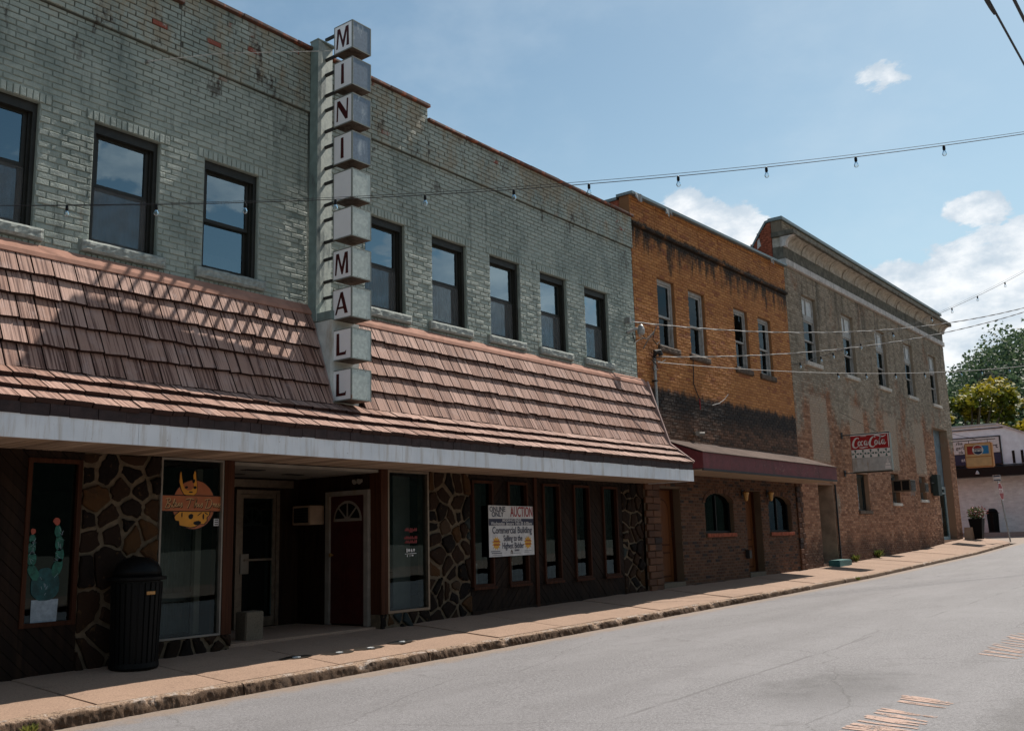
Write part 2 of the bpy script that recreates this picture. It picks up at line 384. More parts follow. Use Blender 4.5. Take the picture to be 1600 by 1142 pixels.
M = {}
for k, f in dict(
    green=green_brick(False), green_mortar=green_brick(True), orange=orange_brick(False), orange_mortar=orange_brick(True),
    shop=shop_brick(False), shop_mortar=shop_brick(True), tan=tan_brick(False), tan_mortar=tan_brick(True),
    red_brick=rough_paint((.36, .10, .055), .4, .85, .4, 14, .2), shingle=shingle_f, shingle_edge=rough_paint((.045, .024, .022), .4, .7, .3, 12),
    deck=flat((.035, .02, .018), .8), flashing=rough_paint((.42, .225, .165), .2, .8, .1, 6, .1), rake=rough_paint((.40, .28, .25), .2, .75, .1, 6, .15),
    fascia=fascia_f, soffit=wood((.33, .225, .15), (.52, .38, .28), 'y', 30, .65), ceiling=rough_paint((.22, .19, .155), .2, .7, .1, 4),
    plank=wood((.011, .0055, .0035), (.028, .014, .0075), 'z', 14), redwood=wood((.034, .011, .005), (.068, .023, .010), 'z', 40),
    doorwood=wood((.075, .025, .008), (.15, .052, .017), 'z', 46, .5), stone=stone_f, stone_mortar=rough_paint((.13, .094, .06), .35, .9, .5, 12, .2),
    rockface=rough_paint((.33, .355, .325), .3, .8, .8, 16, .3), white_sill=rough_paint((.58, .52, .45), .25, .75, .3, 10, .3),
    brown_sill=rough_paint((.13, .09, .065), .4, .8, .6, 12, .2), frame=rough_paint((.02, .019, .014), .3, .55, .15, 10),
    frame_worn=rough_paint((.23, .22, .20), .4, .6, .2, 10, dirt=(.08, .06, .045)), alu=rust_metal((.22, .165, .12), (.11, .07, .045), .6, .7, .4),
    trim_white=rough_paint((.24, .205, .17), .2, .5, .1, 6, dirt=(.2, .15, .1)), glass=glass((.5, .55, .56), 1.75, 2.8), shopglass=glass((.55, .6, .57), 1.5, .8), darkglass=glass((.25, .27, .26), 1.45, .5), frame_pale=rough_paint((.42, .40, .37), .3, .6, .2, 10, dirt=(.16, .13, .10)), conc_grey=concrete((.30, .28, .255), (.18, .165, .15)),
    curtain=rough_paint((.20, .20, .195), .2, .9, .2, 3, .1), room=flat((.04, .034, .03), .9), door_red=rough_paint((.05, .007, .006), .25, .45, .08, 6),
    coping_rust=rust_metal((.115, .055, .036), (.36, .10, .04), .5, 0, .7, 6), coping_grey=rust_metal((.20, .245, .25), (.13, .11, .09), .6, .35, .5, 3),
    asphalt=asphalt_f, concrete=concrete((.34, .225, .16), (.21, .138, .095)), kerb=kerb_f, ground=concrete((.2, .17, .12), (.1, .1, .06)),
    paint_mark=paint_f, screen=screen_f, pylon=rust_metal((.20, .265, .245), (.10, .12, .115), .55, 0, .6, 2.5),
    pylon_front=rust_metal((.38, .42, .38), (.12, .145, .14), .5, 0, .6, 4.5), pylon_low=rough_paint((.62, .64, .60), .15, .6, .2, 6, dirt=(.42, .36, .28)),
    box_blue=rust_metal((.165, .215, .27), (.38, .43, .46), .52, .15, .5, 7), box_pale=rust_metal((.52, .57, .52), (.38, .43, .39), .58, .05, .5, 6),
    box_edge=rust_metal((.24, .26, .23), (.17, .085, .05), .56, .1, .6, 14), box_under=rust_metal((.12, .09, .07), (.055, .034, .022), .45, 0, .8, 9),
    acrylic=rough_paint((.94, .92, .91), .05, .35, .03, 3, .5), letter=flat((.06, .008, .007), .6, 0, .2), iron=flat((.022, .02, .019), .6), wire=flat((.018, .018, .02), .6),
    wire_pale=flat((.42, .40, .38), .6), bulbglass=glass((.93, .94, .94), 1.45, 1.6), steel=rust_metal((.36, .35, .33), (.2, .14, .1), .6, .5, .45),
    black=flat((.006, .006, .006), .5, 0, .2), can=flat((.003, .003, .003), .55, 0, .15), sticker=flat((.40, .20, .06), .6), blue_lid=flat((.02, .06, .16), .3),
    maroon=rough_paint((.15, .022, .025), .3, .6, .15, 5, dirt=(.07, .014, .014)), awning_roof=rough_paint((.135, .098, .083), .3, .9, .15, 3, .06, dirt=(.09, .078, .07)), awn_soffit=rough_paint((.34, .24, .16), .2, .7, .1, 5),
    faded=flat((.30, .17, .13), .7), brass=rust_metal((.40, .22, .07), (.2, .1, .04), .6, .6, .4), teal=flat((.035, .15, .145), .5), jamb=rough_paint((.36, .24, .16), .3, .7, .2, 4),
    bluegrey=rough_paint((.17, .225, .255), .25, .6, .1, 3), stucco=rough_paint((.46, .41, .34), .3, .85, .4, 8, dirt=(.20, .17, .13)), band=rough_paint((.60, .55, .51), .25, .75, .2, 7, dirt=(.33, .29, .25)),
    stucco_dark=rough_paint((.16, .145, .115), .4, .85, .5, 6, .2, dirt=(.06, .055, .045)), white_wall=rough_paint((.78, .84, .88), .12, .7, .15, 3), white_brick=rough_paint((.80, .83, .82), .12, .75, .15, 3, .3),
    coke_red=flat((.36, .012, .014), .35), cream=flat((.74, .66, .60), .5), checker=flat((.04, .10, .075), .5), sign_grey=rough_paint((.47, .44, .40), .2, .5, .1, 8, dirt=(.33, .25, .18)),
    pepsi_case=flat((.50, .20, .055), .5), pepsi_face=rough_paint((.66, .38, .17), .12, .45, .05, 6), pepsi_red=flat((.36, .03, .02), .4), pepsi_blue=flat((.03, .20, .40), .4), navy=flat((.02, .03, .07), .5),
    logo_orange=flat((.36, .105, .035), .6), logo_yellow=flat((.60, .25, .02), .6), logo_gold=flat((.52, .30, .13), .6), sign_white=flat((.60, .57, .55), .55), auction_red=flat((.30, .015, .018), .5), auction_navy=flat((.02, .022, .05), .5), burst=flat((.66, .33, .02), .5),
    decal_red=flat((.20, .018, .016), .6), cactus=rough_paint((.012, .10, .068), .5, .6, .2, 25), cactus2=rough_paint((.008, .06, .062), .5, .6, .2, 18), flower=flat((.34, .06, .03), .6), pot=rough_paint((.26, .31, .35), .25, .6, .2, 20),
    leaf_yellow=leaf_f((.04, .07, .010), (.17, .18, .016), (.38, .30, .025)), leaf_green=leaf_f((.022, .045, .018), (.075, .115, .04), (.11, .15, .05)), leaf_far=leaf_f((.026, .055, .030), (.085, .135, .062), (.12, .17, .085)),
    bark=wood((.06, .045, .03), (.12, .09, .06), 'z', 6), hill=hill_f, flowers=flat((.33, .10, .10), .7), weed=leaf_f((.06, .10, .02), (.14, .17, .03), (.2, .2, .04)), wet=flat((.035, .028, .022), .35), water=glass((.2, .18, .16), 1.33, 1.6),
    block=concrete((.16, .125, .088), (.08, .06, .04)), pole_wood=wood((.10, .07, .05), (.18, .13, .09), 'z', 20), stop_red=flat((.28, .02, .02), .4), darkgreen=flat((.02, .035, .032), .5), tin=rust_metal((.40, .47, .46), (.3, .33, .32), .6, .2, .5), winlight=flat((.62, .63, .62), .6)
).items():
    M[k] = mat(k, f)


# ------------------------------------------------------------------ mesh helpers
class MB:
    def __init__(s): s.v = []; s.f = []; s.r = []
    def face(s, pts, r=0.):
        i = len(s.v); s.v += [tuple(p) for p in pts]; s.f.append(tuple(range(i, i+len(pts)))); s.r.append(r)
    def add(s, vs, fs, r=0.):
        i = len(s.v); s.v += [tuple(p) for p in vs]; s.f += [tuple(a+i for a in f) for f in fs]; s.r += [r]*len(fs)
        return s
    def box(s, x0, x1, y0, y1, z0, z1, r=0.):
        if x0 > x1: x0, x1 = x1, x0
        if y0 > y1: y0, y1 = y1, y0
        if z0 > z1: z0, z1 = z1, z0
        vs = [(x, y, z) for x in (x0, x1) for y in (y0, y1) for z in (z0, z1)]
        return s.add(vs, [(0, 1, 3, 2), (4, 6, 7, 5), (0, 4, 5, 1), (2, 3, 7, 6), (0, 2, 6, 4), (1, 5, 7, 3)], r)
    def bbox(s, x0, x1, y0, y1, z0, z1, b=.006, r=0., jit=0.):
        """box with bevelled edges"""
        import bmesh
        bm = bmesh.new(); bmesh.ops.create_cube(bm, size=1)
        for v in bm.verts:
            v.co = Vector(((x0+x1)/2+v.co.x*(x1-x0), (y0+y1)/2+v.co.y*(y1-y0), (z0+z1)/2+v.co.z*(z1-z0))) + Vector((rng.uniform(-jit, jit), rng.uniform(-jit, jit), rng.uniform(-jit, jit)))
        bmesh.ops.bevel(bm, geom=bm.edges[:], offset=b, segments=2, affect='EDGES')
        bm.verts.index_update()
        s.add([v.co[:] for v in bm.verts], [[v.index for v in f.verts] for f in bm.faces], r); bm.free(); return s
    def prism(s, poly, axis, a, b, r=0.):
        """poly in 2 coords extruded along axis from a to b; axis x: poly=(y,z); y: (x,z); z: (x,y)"""
        def P(u, w): return {'x': (w, u[0], u[1]), 'y': (u[0], w, u[1]), 'z': (u[0], u[1], w)}[axis]
        n = len(poly); vs = [P(u, a) for u in poly]+[P(u, b) for u in poly]
        fs = [tuple(range(n))[::-1], tuple(range(n, 2*n))]+[(i, (i+1) % n, (i+1) % n+n, i+n) for i in range(n)]
        return s.add(vs, fs, r)
    def tube(s, pts, rad, n=8, r=0., cap=True):
        pts = [Vector(p) for p in pts]; rings = []
        rads = rad if isinstance(rad, (list, tuple)) else [rad]*len(pts)
        for i, p in enumerate(pts):
            d = (pts[min(i+1, len(pts)-1)]-pts[max(i-1, 0)]).normalized()
            a = d.cross(Vector((0, 0, 1)) if abs(d.z) < .95 else Vector((1, 0, 0))).normalized(); b = d.cross(a)
            rings.append([p+(a*math.cos(k*2*math.pi/n)+b*math.sin(k*2*math.pi/n))*rads[i] for k in range(n)])
        vs = [v for q in rings for v in q]; fs = []
        for i in range(len(pts)-1):
            for k in range(n): fs.append((i*n+k, i*n+(k+1) % n, (i+1)*n+(k+1) % n, (i+1)*n+k))
        if cap: fs += [tuple(range(n))[::-1], tuple(range((len(pts)-1)*n, len(pts)*n))]
        return s.add(vs, fs, r)
    def lathe(s, c, prof, n=20, r=0.):
        vs = []; fs = []
        for (rad, z) in prof:
            for k in range(n): a = 2*math.pi*k/n; vs.append((c[0]+rad*math.cos(a), c[1]+rad*math.sin(a), c[2]+z))
        for i in range(len(prof)-1):
            for k in range(n): fs.append((i*n+k, i*n+(k+1) % n, (i+1)*n+(k+1) % n, (i+1)*n+k))
        fs += [tuple(range(n))[::-1], tuple(range((len(prof)-1)*n, len(prof)*n))]
        return s.add(vs, fs, r)
    def mesh(s, name, mt):
        me = bpy.data.meshes.new(name); me.from_pydata(s.v, [], s.f)
        at = me.attributes.new('rnd', 'FLOAT', 'FACE'); at.data.foreach_set('value', s.r)
        if mt: me.materials.append(M[mt])
        me.update(); return me
    def build(s, name, mt, parent=None, kind=None, smooth=False):
        me = s.mesh(name, mt)
        if smooth:
            for p in me.polygons: p.use_smooth = True
        return link(name, me, parent, kind)


def link(name, data, parent=None, kind=None):
    o = bpy.data.objects.new(name, data); COL.objects.link(o); o.parent = parent
    if kind: o['kind'] = kind
    return o


def tag(o, label, cat, group=None):
    o['label'] = label; o['category'] = cat
    if group: o['group'] = group
    return o


def thing(name, loc, label, cat, group=None):
    o = link(name, None); o.empty_display_size = .1; o.location = loc
    bpy.context.view_layer.update()
    return tag(o, label, cat, group)


def part(o, parent):
    """parent a mesh built in world coordinates (also under moved empties)"""
    o.parent = parent; o.matrix_parent_inverse = Matrix.Translation(-Vector(parent_world(parent))); return o


def parent_world(p):
    v = Vector((0, 0, 0))
    while p is not None:
        if p.data is None: v += Vector(p.location)
        p = p.parent
    return v


def B(mb, name, mt, parent, kind=None, smooth=False):
    o = mb.build(name, mt, None, kind, smooth)
    if parent is not None:
        o.parent = parent
        if parent.data is None: o.matrix_parent_inverse = Matrix.Translation(-Vector(parent.location))
    return o


def box(name, mt, parent, x0, x1, y0, y1, z0, z1, bev=0., r=0.):
    mb = MB(); mb.bbox(x0, x1, y0, y1, z0, z1, bev, r) if bev else mb.box(x0, x1, y0, y1, z0, z1, r)
    return B(mb, name, mt, parent)


def ip(x, xs, zs):
    if x <= xs[0]: return zs[0]+(x-xs[0])*(zs[1]-zs[0])/(xs[1]-xs[0])
    for i in range(len(xs)-1):
        if x <= xs[i+1]: return zs[i]+(zs[i+1]-zs[i])*(x-xs[i])/(xs[i+1]-xs[i])
    return zs[-1]+(x-xs[-1])*.02


WX = [0, 4.7, 10.9, 17.1, 25.3, 30, 36.4, 39.5, 42.4, 54]; WZ = [-1.27, -1.225, -1.15, -1.065, -.985, -.885, -.72, -.56, -.43, -.27]
KX = [0, 4.1, 7.05, 10.2, 14.3, 19.2, 25.6, 30.3, 36.8, 41.5, 44.6, 54]; KZ = [-1.39, -1.345, -1.326, -1.296, -1.255, -1.194, -1.113, -1.0, -.85, -.66, -.58, -.40]
GX = [0, 4.3, 7.2, 10.4, 14.4, 18.3, 25.7, 36.9, 41.5, 44.6, 54]; GZ = [-1.53, -1.47, -1.435, -1.405, -1.355, -1.31, -1.20, -.93, -.76, -.66, -.42]
wallz = lambda x: ip(x, WX, WZ)
kerbz = lambda x: ip(x, KX, KZ)
roadz = lambda x: ip(x, GX, GZ)
KY = -1.70
def walkz(x, y): f = min(1, max(0, -y/1.7)); return wallz(x)*(1-f)+kerbz(x)*f
def ray(px, py): return fw*FPX + rt*(px-800) + up*(571-py)
def onY(px, py, Y=0.): d = ray(px, py); return CAM+d*((Y-CAM.y)/d.y)
def onX(px, py, X): d = ray(px, py); return CAM+d*((X-CAM.x)/d.x)
def onZ(px, py, Z): d = ray(px, py); return CAM+d*((Z-CAM.z)/d.z)


# ------------------------------------------------------------------ brick walls
def brick_verts(mb, xa, xb, za, zb, y, r, jit, ch=.006, dep=.024):
    j = lambda: rng.uniform(-jit, jit)
    c = [(xa, za), (xb, za), (xb, zb), (xa, zb)]; o = [(a+j(), b+j()) for a, b in c]
    sx = (1, -1, -1, 1); sz = (1, 1, -1, -1)
    vs = [(a, y+dep, b) for a, b in o]+[(a, y+ch*.9, b) for a, b in o]+[(a+sx[i]*ch, y+j()*.4, b+sz[i]*ch) for i, (a, b) in enumerate(o)]
    fs = []
    for k in range(4):
        n = (k+1) % 4; fs += [(k, n, n+4, k+4), (k+4, n+4, n+8, k+8)]
    fs.append((8, 9, 10, 11))
    mb.add(vs, fs, r)


def brick_wall(wall, x0, x1, z0, z1, Y, holes, mt, L=.215, H=.0705, joint=.011, jit=.002, yj=.0025, indiv=0, phase=0., zbase=0., lo=None, inframe=None):
    """running-bond bricks on the plane y=Y; the largest in view as single objects, the rest joined"""
    bricks = []
    k0 = math.floor((z0-zbase)/H)
    k1 = math.ceil((z1-zbase)/H)
    for k in range(k0, k1):
        za, zb = max(z0, zbase+k*H)+joint/2, min(z1, zbase+(k+1)*H)-joint/2
        if zb-za < .015: continue
        off = phase+(.5*L if k % 2 else 0)
        Lk = L
        off += rng.uniform(-.02, .02)
        i0 = math.floor((x0-off)/Lk)
        i = i0
        while off+i*Lk < x1:
            xa, xb = max(x0, off+i*Lk), min(x1, off+(i+1)*Lk); i += 1
            segs = [(xa, xb)]
            for (hx0, hx1, hz0, hz1) in holes:
                if za < hz1-.012 and zb > hz0+.012:
                    ns = []
                    for a, b in segs:
                        if b <= hx0 or a >= hx1: ns.append((a, b))
                        else:
                            if a < hx0: ns.append((a, hx0))
                            if b > hx1: ns.append((hx1, b))
                    segs = ns
            for a, b in segs:
                if b-a < .04: continue
                if lo and zb < lo((a+b)/2)-.05: continue
                bricks.append((a+joint/2, b-joint/2, za, zb, Y+rng.uniform(-yj, yj), rng.random(), b-a > Lk*.98 and Lk == L))
    single = set()
    if indiv:
        full = [i for i, b in enumerate(bricks) if b[6] and (inframe is None or inframe(b))]
        full.sort(key=lambda i: (bricks[i][0])**2+(bricks[i][2])**2*1.0)
        single = set(full[:indiv])
        pool = []
        for q in range(14):
            mb = MB(); brick_verts(mb, -(L-joint)/2, (L-joint)/2, -(H-joint)/2, (H-joint)/2, 0, (q+.5)/14, jit); pool.append(mb.mesh('brick', mt))
    mb = MB()
    for i, b in enumerate(bricks):
        if i in single:
            o = link('brick', pool[int(b[5]*13.99)], wall); o.location = ((b[0]+b[1])/2, b[4], (b[2]+b[3])/2)
            if abs((b[3]-b[2])-(H-joint)) > .002: o.scale.z = (b[3]-b[2])/(H-joint)
        else: brick_verts(mb, b[0], b[1], b[2], b[3], b[4], b[5], jit)
    if mb.f: mb.build('brickwork', mt, wall, 'stuff')


def backing(name, mt, parent, x0, x1, z0, z1, Y, holes, depth=.24, top=True, lo=None):
    """mortar sheet behind the bricks, with real openings and reveals"""
    xs = sorted({x0, x1, *[h[0] for h in holes], *[h[1] for h in holes]}); zs = sorted({z0, z1, *[h[2] for h in holes], *[h[3] for h in holes]})
    xs = [x for x in xs if x0 <= x <= x1]; zs = [z for z in zs if z0 <= z <= z1]
    mb = MB(); y = Y+.011
    for a, b in zip(xs, xs[1:]):
        for c, d_ in zip(zs, zs[1:]):
            mx, mz = (a+b)/2, (c+d_)/2
            if any(h[0] < mx < h[1] and h[2] < mz < h[3] for h in holes): continue
            mb.face([(a, y, c), (b, y, c), (b, y, d_), (a, y, d_)], .4)
    e = Y+depth
    for h in holes:
        a, b, c, d_ = h[:4]
        mb.face([(a, y, c), (a, y, d_), (a, e, d_), (a, e, c)], .4); mb.face([(b, y, c), (b, e, c), (b, e, d_), (b, y, d_)], .3)
        mb.face([(a, y, d_), (b, y, d_), (b, e, d_), (a, e, d_)], .4); mb.face([(a, y, c), (a, e, c), (b, e, c), (b, y, c)], .4)
    # back of the wall so that no light leaks in
    for a, b in zip(xs, xs[1:]):
        for c, d_ in zip(zs, zs[1:]):
            mx, mz = (a+b)/2, (c+d_)/2
            if any(h[0] < mx < h[1] and h[2] < mz < h[3] for h in holes): continue
            mb.face([(a, e, c), (a, e, d_), (b, e, d_), (b, e, c)], .4)
    mb.face([(x0, y, z1), (x1, y, z1), (x1, e, z1), (x0, e, z1)], .4)
    return B(mb, name, mt, parent)


def rowlock(wall, mt, x0, x1, z0, z1, Y, wd=.068):
    mb = MB(); n = max(1, round((x1-x0)/wd)); wd = (x1-x0)/n
    for i in range(n): brick_verts(mb, x0+i*wd+.004, x0+(i+1)*wd-.004, z0+.004, z1-.004, Y+rng.uniform(-.006, .001), rng.random(), .002)
    return mb.build('rowlock_course', mt, wall, 'stuff')


def clip_poly(poly, a, b, c):
    """keep a*x+b*z<=c"""
    out = []
    for i in range(len(poly)):
        p, q = poly[i], poly[(i+1) % len(poly)]
        dp, dq = a*p[0]+b*p[1]-c, a*q[0]+b*q[1]-c
        if dp <= 0: out.append(p)
        if (dp < 0 < dq) or (dq < 0 < dp):
            s = dp/(dp-dq); out.append((p[0]+(q[0]-p[0])*s, p[1]+(q[1]-p[1])*s))
    return out


def area(poly): return abs(sum(p[0]*q[1]-q[0]*p[1] for p, q in zip(poly, poly[1:]+poly[:1])))/2


def slab_piece(poly, y0, y1, ch, r):
    """polygon in (x,z) as a bevelled slab, front at y0"""
    mb = MB(); n = len(poly); cx = sum(p[0] for p in poly)/n; cz = sum(p[1] for p in poly)/n
    inner = []
    for p in poly:
        d_ = math.hypot(p[0]-cx, p[1]-cz) or 1; k = max(.3, 1-ch/d_); inner.append((cx+(p[0]-cx)*k, cz+(p[1]-cz)*k))
    vs = [(p[0], y1, p[1]) for p in poly]+[(p[0], y0+ch*.7, p[1]) for p in poly]+[(p[0], y0+rng.uniform(-.004, .004), p[1]) for p in inner]+[(cx, y0-.006, cz)]
    fs = []
    for k in range(n):
        q = (k+1) % n; fs += [(k, q, q+n, k+n), (k+n, q+n, q+2*n, k+2*n), (k+2*n, q+2*n, 3*n)]
    return mb.add(vs, fs, r)


def stones(parent, x0, x1, z0f, z1, Y, n, seed):
    """random flagstones with wide mortar, one object per stone"""
    r2 = random.Random(seed); zb = z0f((x0+x1)/2)-.05
    pts = []
    for _ in range(4000):
        p = (r2.uniform(x0, x1), r2.uniform(zb, z1))
        md = .75*math.sqrt((x1-x0)*(z1-zb)/n)*r2.uniform(.45, 1.35)
        if all(math.hypot(p[0]-q[0], (p[1]-q[1])*.9) > md for q in pts): pts.append(p)
        if len(pts) >= n: break
    for i, p in enumerate(pts):
        poly = [(x0, zb), (x1, zb), (x1, z1), (x0, z1)]
        g = .014+.018*r2.random()
        for q in pts:
            if q is p: continue
            dx_, dz_ = q[0]-p[0], q[1]-p[1]; L_ = math.hypot(dx_, dz_)
            a, b = dx_/L_, dz_/L_
            poly = clip_poly(poly, a, b, a*(p[0]+q[0])/2+b*(p[1]+q[1])/2-g)
            if len(poly) < 3: break
        if len(poly) < 3 or area(poly) < .0012: continue
        # round and roughen the outline
        pp = []
        for a, b in zip(poly, poly[1:]+poly[:1]):
            for s in (.07, .36, .66, .93):
                x_, z_ = a[0]+(b[0]-a[0])*s, a[1]+(b[1]-a[1])*s
                pp.append((x_+r2.uniform(-.010, .010), z_+r2.uniform(-.010, .010)))
        B(slab_piece(pp, Y-r2.uniform(.010, .055), Y+.02, .016, r2.random()), 'stone', 'stone', parent)


def text(body, size, mt, parent, origin, ux, uz, name='lettering', ext=.002, align='CENTER', sx=1., shear=0.):
    cu = bpy.data.curves.new('t', 'FONT'); cu.body = body; cu.size = size; cu.align_x = align; cu.align_y = 'CENTER'; cu.extrude = ext; cu.shear = shear; cu.resolution_u = 3; cu.offset = size*.012
    o = bpy.data.objects.new('t', cu); COL.objects.link(o); bpy.context.view_layer.update()
    me = bpy.data.meshes.new_from_object(o.evaluated_get(bpy.context.evaluated_depsgraph_get()))
    bpy.data.objects.remove(o); me.materials.clear(); me.materials.append(M[mt])
    ux, uz, og = Vector(ux), Vector(uz), Vector(origin); nn = ux.cross(uz)
    for v in me.vertices: v.co = og+ux*(v.co.x*sx)+uz*v.co.y+nn*v.co.z
    me.name = name; ob = link(name, me)
    ob.parent = parent
    if parent.data is None: ob.matrix_parent_inverse = Matrix.Translation(-Vector(parent.location))
    return ob


def ribbon(mb, pts, origin, ux, uz, sc, wmin=.5, wmax=1., closed=False, nn=.003):
    """brush stroke: pts = (x, z, width), Catmull-Rom, laid on a plane"""
    og, ux, uz = Vector(origin), Vector(ux), Vector(uz); n_ = ux.cross(uz)
    P = []
    for i in range(len(pts)-1):
        p0, p1, p2, p3 = pts[max(i-1, 0)], pts[i], pts[i+1], pts[min(i+2, len(pts)-1)]
        for k in range(7):
            s = k/7; P.append(tuple(.5*(2*p1[j]+(p2[j]-p0[j])*s+(2*p0[j]-5*p1[j]+4*p2[j]-p3[j])*s*s+(3*p1[j]-p0[j]-3*p2[j]+p3[j])*s**3) for j in range(3)))
    P.append(pts[-1]); Lf = []; Rt = []
    for i, p in enumerate(P):
        a, b = P[max(i-1, 0)], P[min(i+1, len(P)-1)]; dx_, dz_ = b[0]-a[0], b[1]-a[1]; l = math.hypot(dx_, dz_) or 1; h = max(.002, p[2])/2
        Lf.append((p[0]-dz_/l*h, p[1]+dx_/l*h)); Rt.append((p[0]+dz_/l*h, p[1]-dx_/l*h))
    W = lambda q: og+ux*(q[0]*sc)+uz*(q[1]*sc)+n_*nn
    vs = [W(q) for pr in zip(Rt, Lf) for q in pr]
    mb.add(vs, [(2*i, 2*i+2, 2*i+3, 2*i+1) for i in range(len(P)-1)], 0)


def poly_plate(polys, mt, parent, origin, ux, uz, name, sc=1., thick=.004, lift=0.):
    mb = MB(); og, ux, uz = Vector(origin), Vector(ux), Vector(uz); n_ = ux.cross(uz)
    for poly in polys:
        n = len(poly); vs = [og+ux*(p[0]*sc)+uz*(p[1]*sc)+n_*(lift+thick) for p in poly]+[og+ux*(p[0]*sc)+uz*(p[1]*sc)+n_*lift for p in poly]
        mb.add(vs, [tuple(range(n)), tuple(range(n, 2*n))[::-1]]+[(i, (i+1) % n, (i+1) % n+n, i+n) for i in range(n)])
    return B(mb, name, mt, parent)


FRONT = ((1, 0, 0), (0, 0, 1))          # plates facing the street
WEST = ((0, -1, 0), (0, 0, 1))          # plates facing back along the street towards the camera


# ------------------------------------------------------------------ setting: ground, road, sidewalk
def sheet(name, mt, xs, ys, zf):
    mb = MB(); nx = len(xs)
    vs = [(x, y, zf(x, y)) for y in ys for x in xs]
    fs = [(j*nx+i, j*nx+i+1, (j+1)*nx+i+1, (j+1)*nx+i) for j in range(len(ys)-1) for i in range(nx-1)]
    mb.add(vs, fs); return mb.build(name, mt, None, 'structure', True)


lin = lambda a, b, n: [a+(b-a)*i/(n-1) for i in range(n)]
sheet('ground', 'ground', [-900, -200, -40]+lin(-16, 60, 40)+[120, 300, 900], [-900, -200, -60, -30, -15, -5, -2, 1, 10, 40, 200, 900], lambda x, y: roadz(min(max(x, -20), 70))-.16)
sheet('road', 'asphalt', lin(-16, 44.2, 90)+lin(44.8, 110, 40), lin(-12.2, -1.64, 14), lambda x, y: roadz(min(x, 70))+.012*max(0, min(-1.7-y, y+12.2)))
sheet('cross_street', 'asphalt', lin(44.0, 51.9, 12), lin(-1.645, 40, 20), lambda x, y: roadz(x)+.0)
sw = link('sidewalk', MB().box(-12, 42.4, -1.4, .2, -2.4, -1.5).mesh('sidewalk', 'concrete'), None, 'structure')
x = -2.3; xs = []
while x < 42: xs.append(x); x += rng.choice((1.45, 1.45, 1.5, 1.4))
xs[-1] = 41.2
for a, b in zip(xs, xs[1:]):
    mb = MB(); nx, ny = 8, 6; r = rng.random(); dz = rng.uniform(-.006, .006)
    g = .007
    yo = .12 if not (7.37 < (a+b)/2 < 9.9) else 2.1
    vs = []
    for j in range(ny+1):
        for i in range(nx+1):
            x_ = a+g+(b-a-2*g)*i/nx; y_ = -1.555+(yo+1.555)*j/ny
            e = -.008 if i in (0, nx) or j == 0 else 0
            vs.append((x_+mnoise.noise((x_*3, y_*3, 1))*.006*(1 if i in (0, nx) else 0), y_, walkz(x_, min(y_, 0))+dz+e+mnoise.noise((x_*1.5, y_*1.5, 0))*.004))
    fs = [(j*(nx+1)+i, j*(nx+1)+i+1, (j+1)*(nx+1)+i+1, (j+1)*(nx+1)+i) for j in range(ny) for i in range(nx)]
    n = len(vs)
    edge = [i for i in range(nx+1)]+[(j+1)*(nx+1)-1 for j in range(1, ny+1)]+[ny*(nx+1)+i for i in range(nx-1, -1, -1)]+[j*(nx+1) for j in range(ny-1, 0, -1)]
    vs += [(vs[i][0], vs[i][1], vs[i][2]-.12) for i in edge]
    for q in range(len(edge)):
        q2 = (q+1) % len(edge); fs.append((edge[q], n+q, n+q2, edge[q2]))
    mb.add(vs, fs, r); o = mb.build('paving_slab', 'concrete', sw, None, False)
# corner slab, round the end of the block
arc = [(44.1-1.9+1.9*math.sin(a), .2-1.9+1.9-1.9*math.cos(a)) for a in lin(0, math.pi/2, 9)]
poly = [(41.21, -1.70)]+[(p[0], p[1]) for p in arc]+[(44.1, 14), (42.3, 14), (42.3, .1), (41.21, .1)]
mb = MB(); n = len(poly)
top = [(p[0], p[1], (walkz(p[0], p[1]) if p[1] < 0 else wallz(p[0]))) for p in poly]
mb.add(top+[(p[0], p[1], p[2]-.25) for p in top], [tuple(range(n))]+[(i, (i+1) % n, (i+1) % n+n, i+n) for i in range(n)], .2)
mb.build('paving_slab', 'concrete', sw)
# far pavement in front of the white building
fs_ = MB().box(51.9, 54.2, -20, 40, -.9, -.27).build('far_sidewalk', 'conc_grey', None, 'structure')
sheet('far_verge', 'concrete', [-16, 0, 20, 44], [-17, -12.2], lambda x, y: roadz(x)+.12)
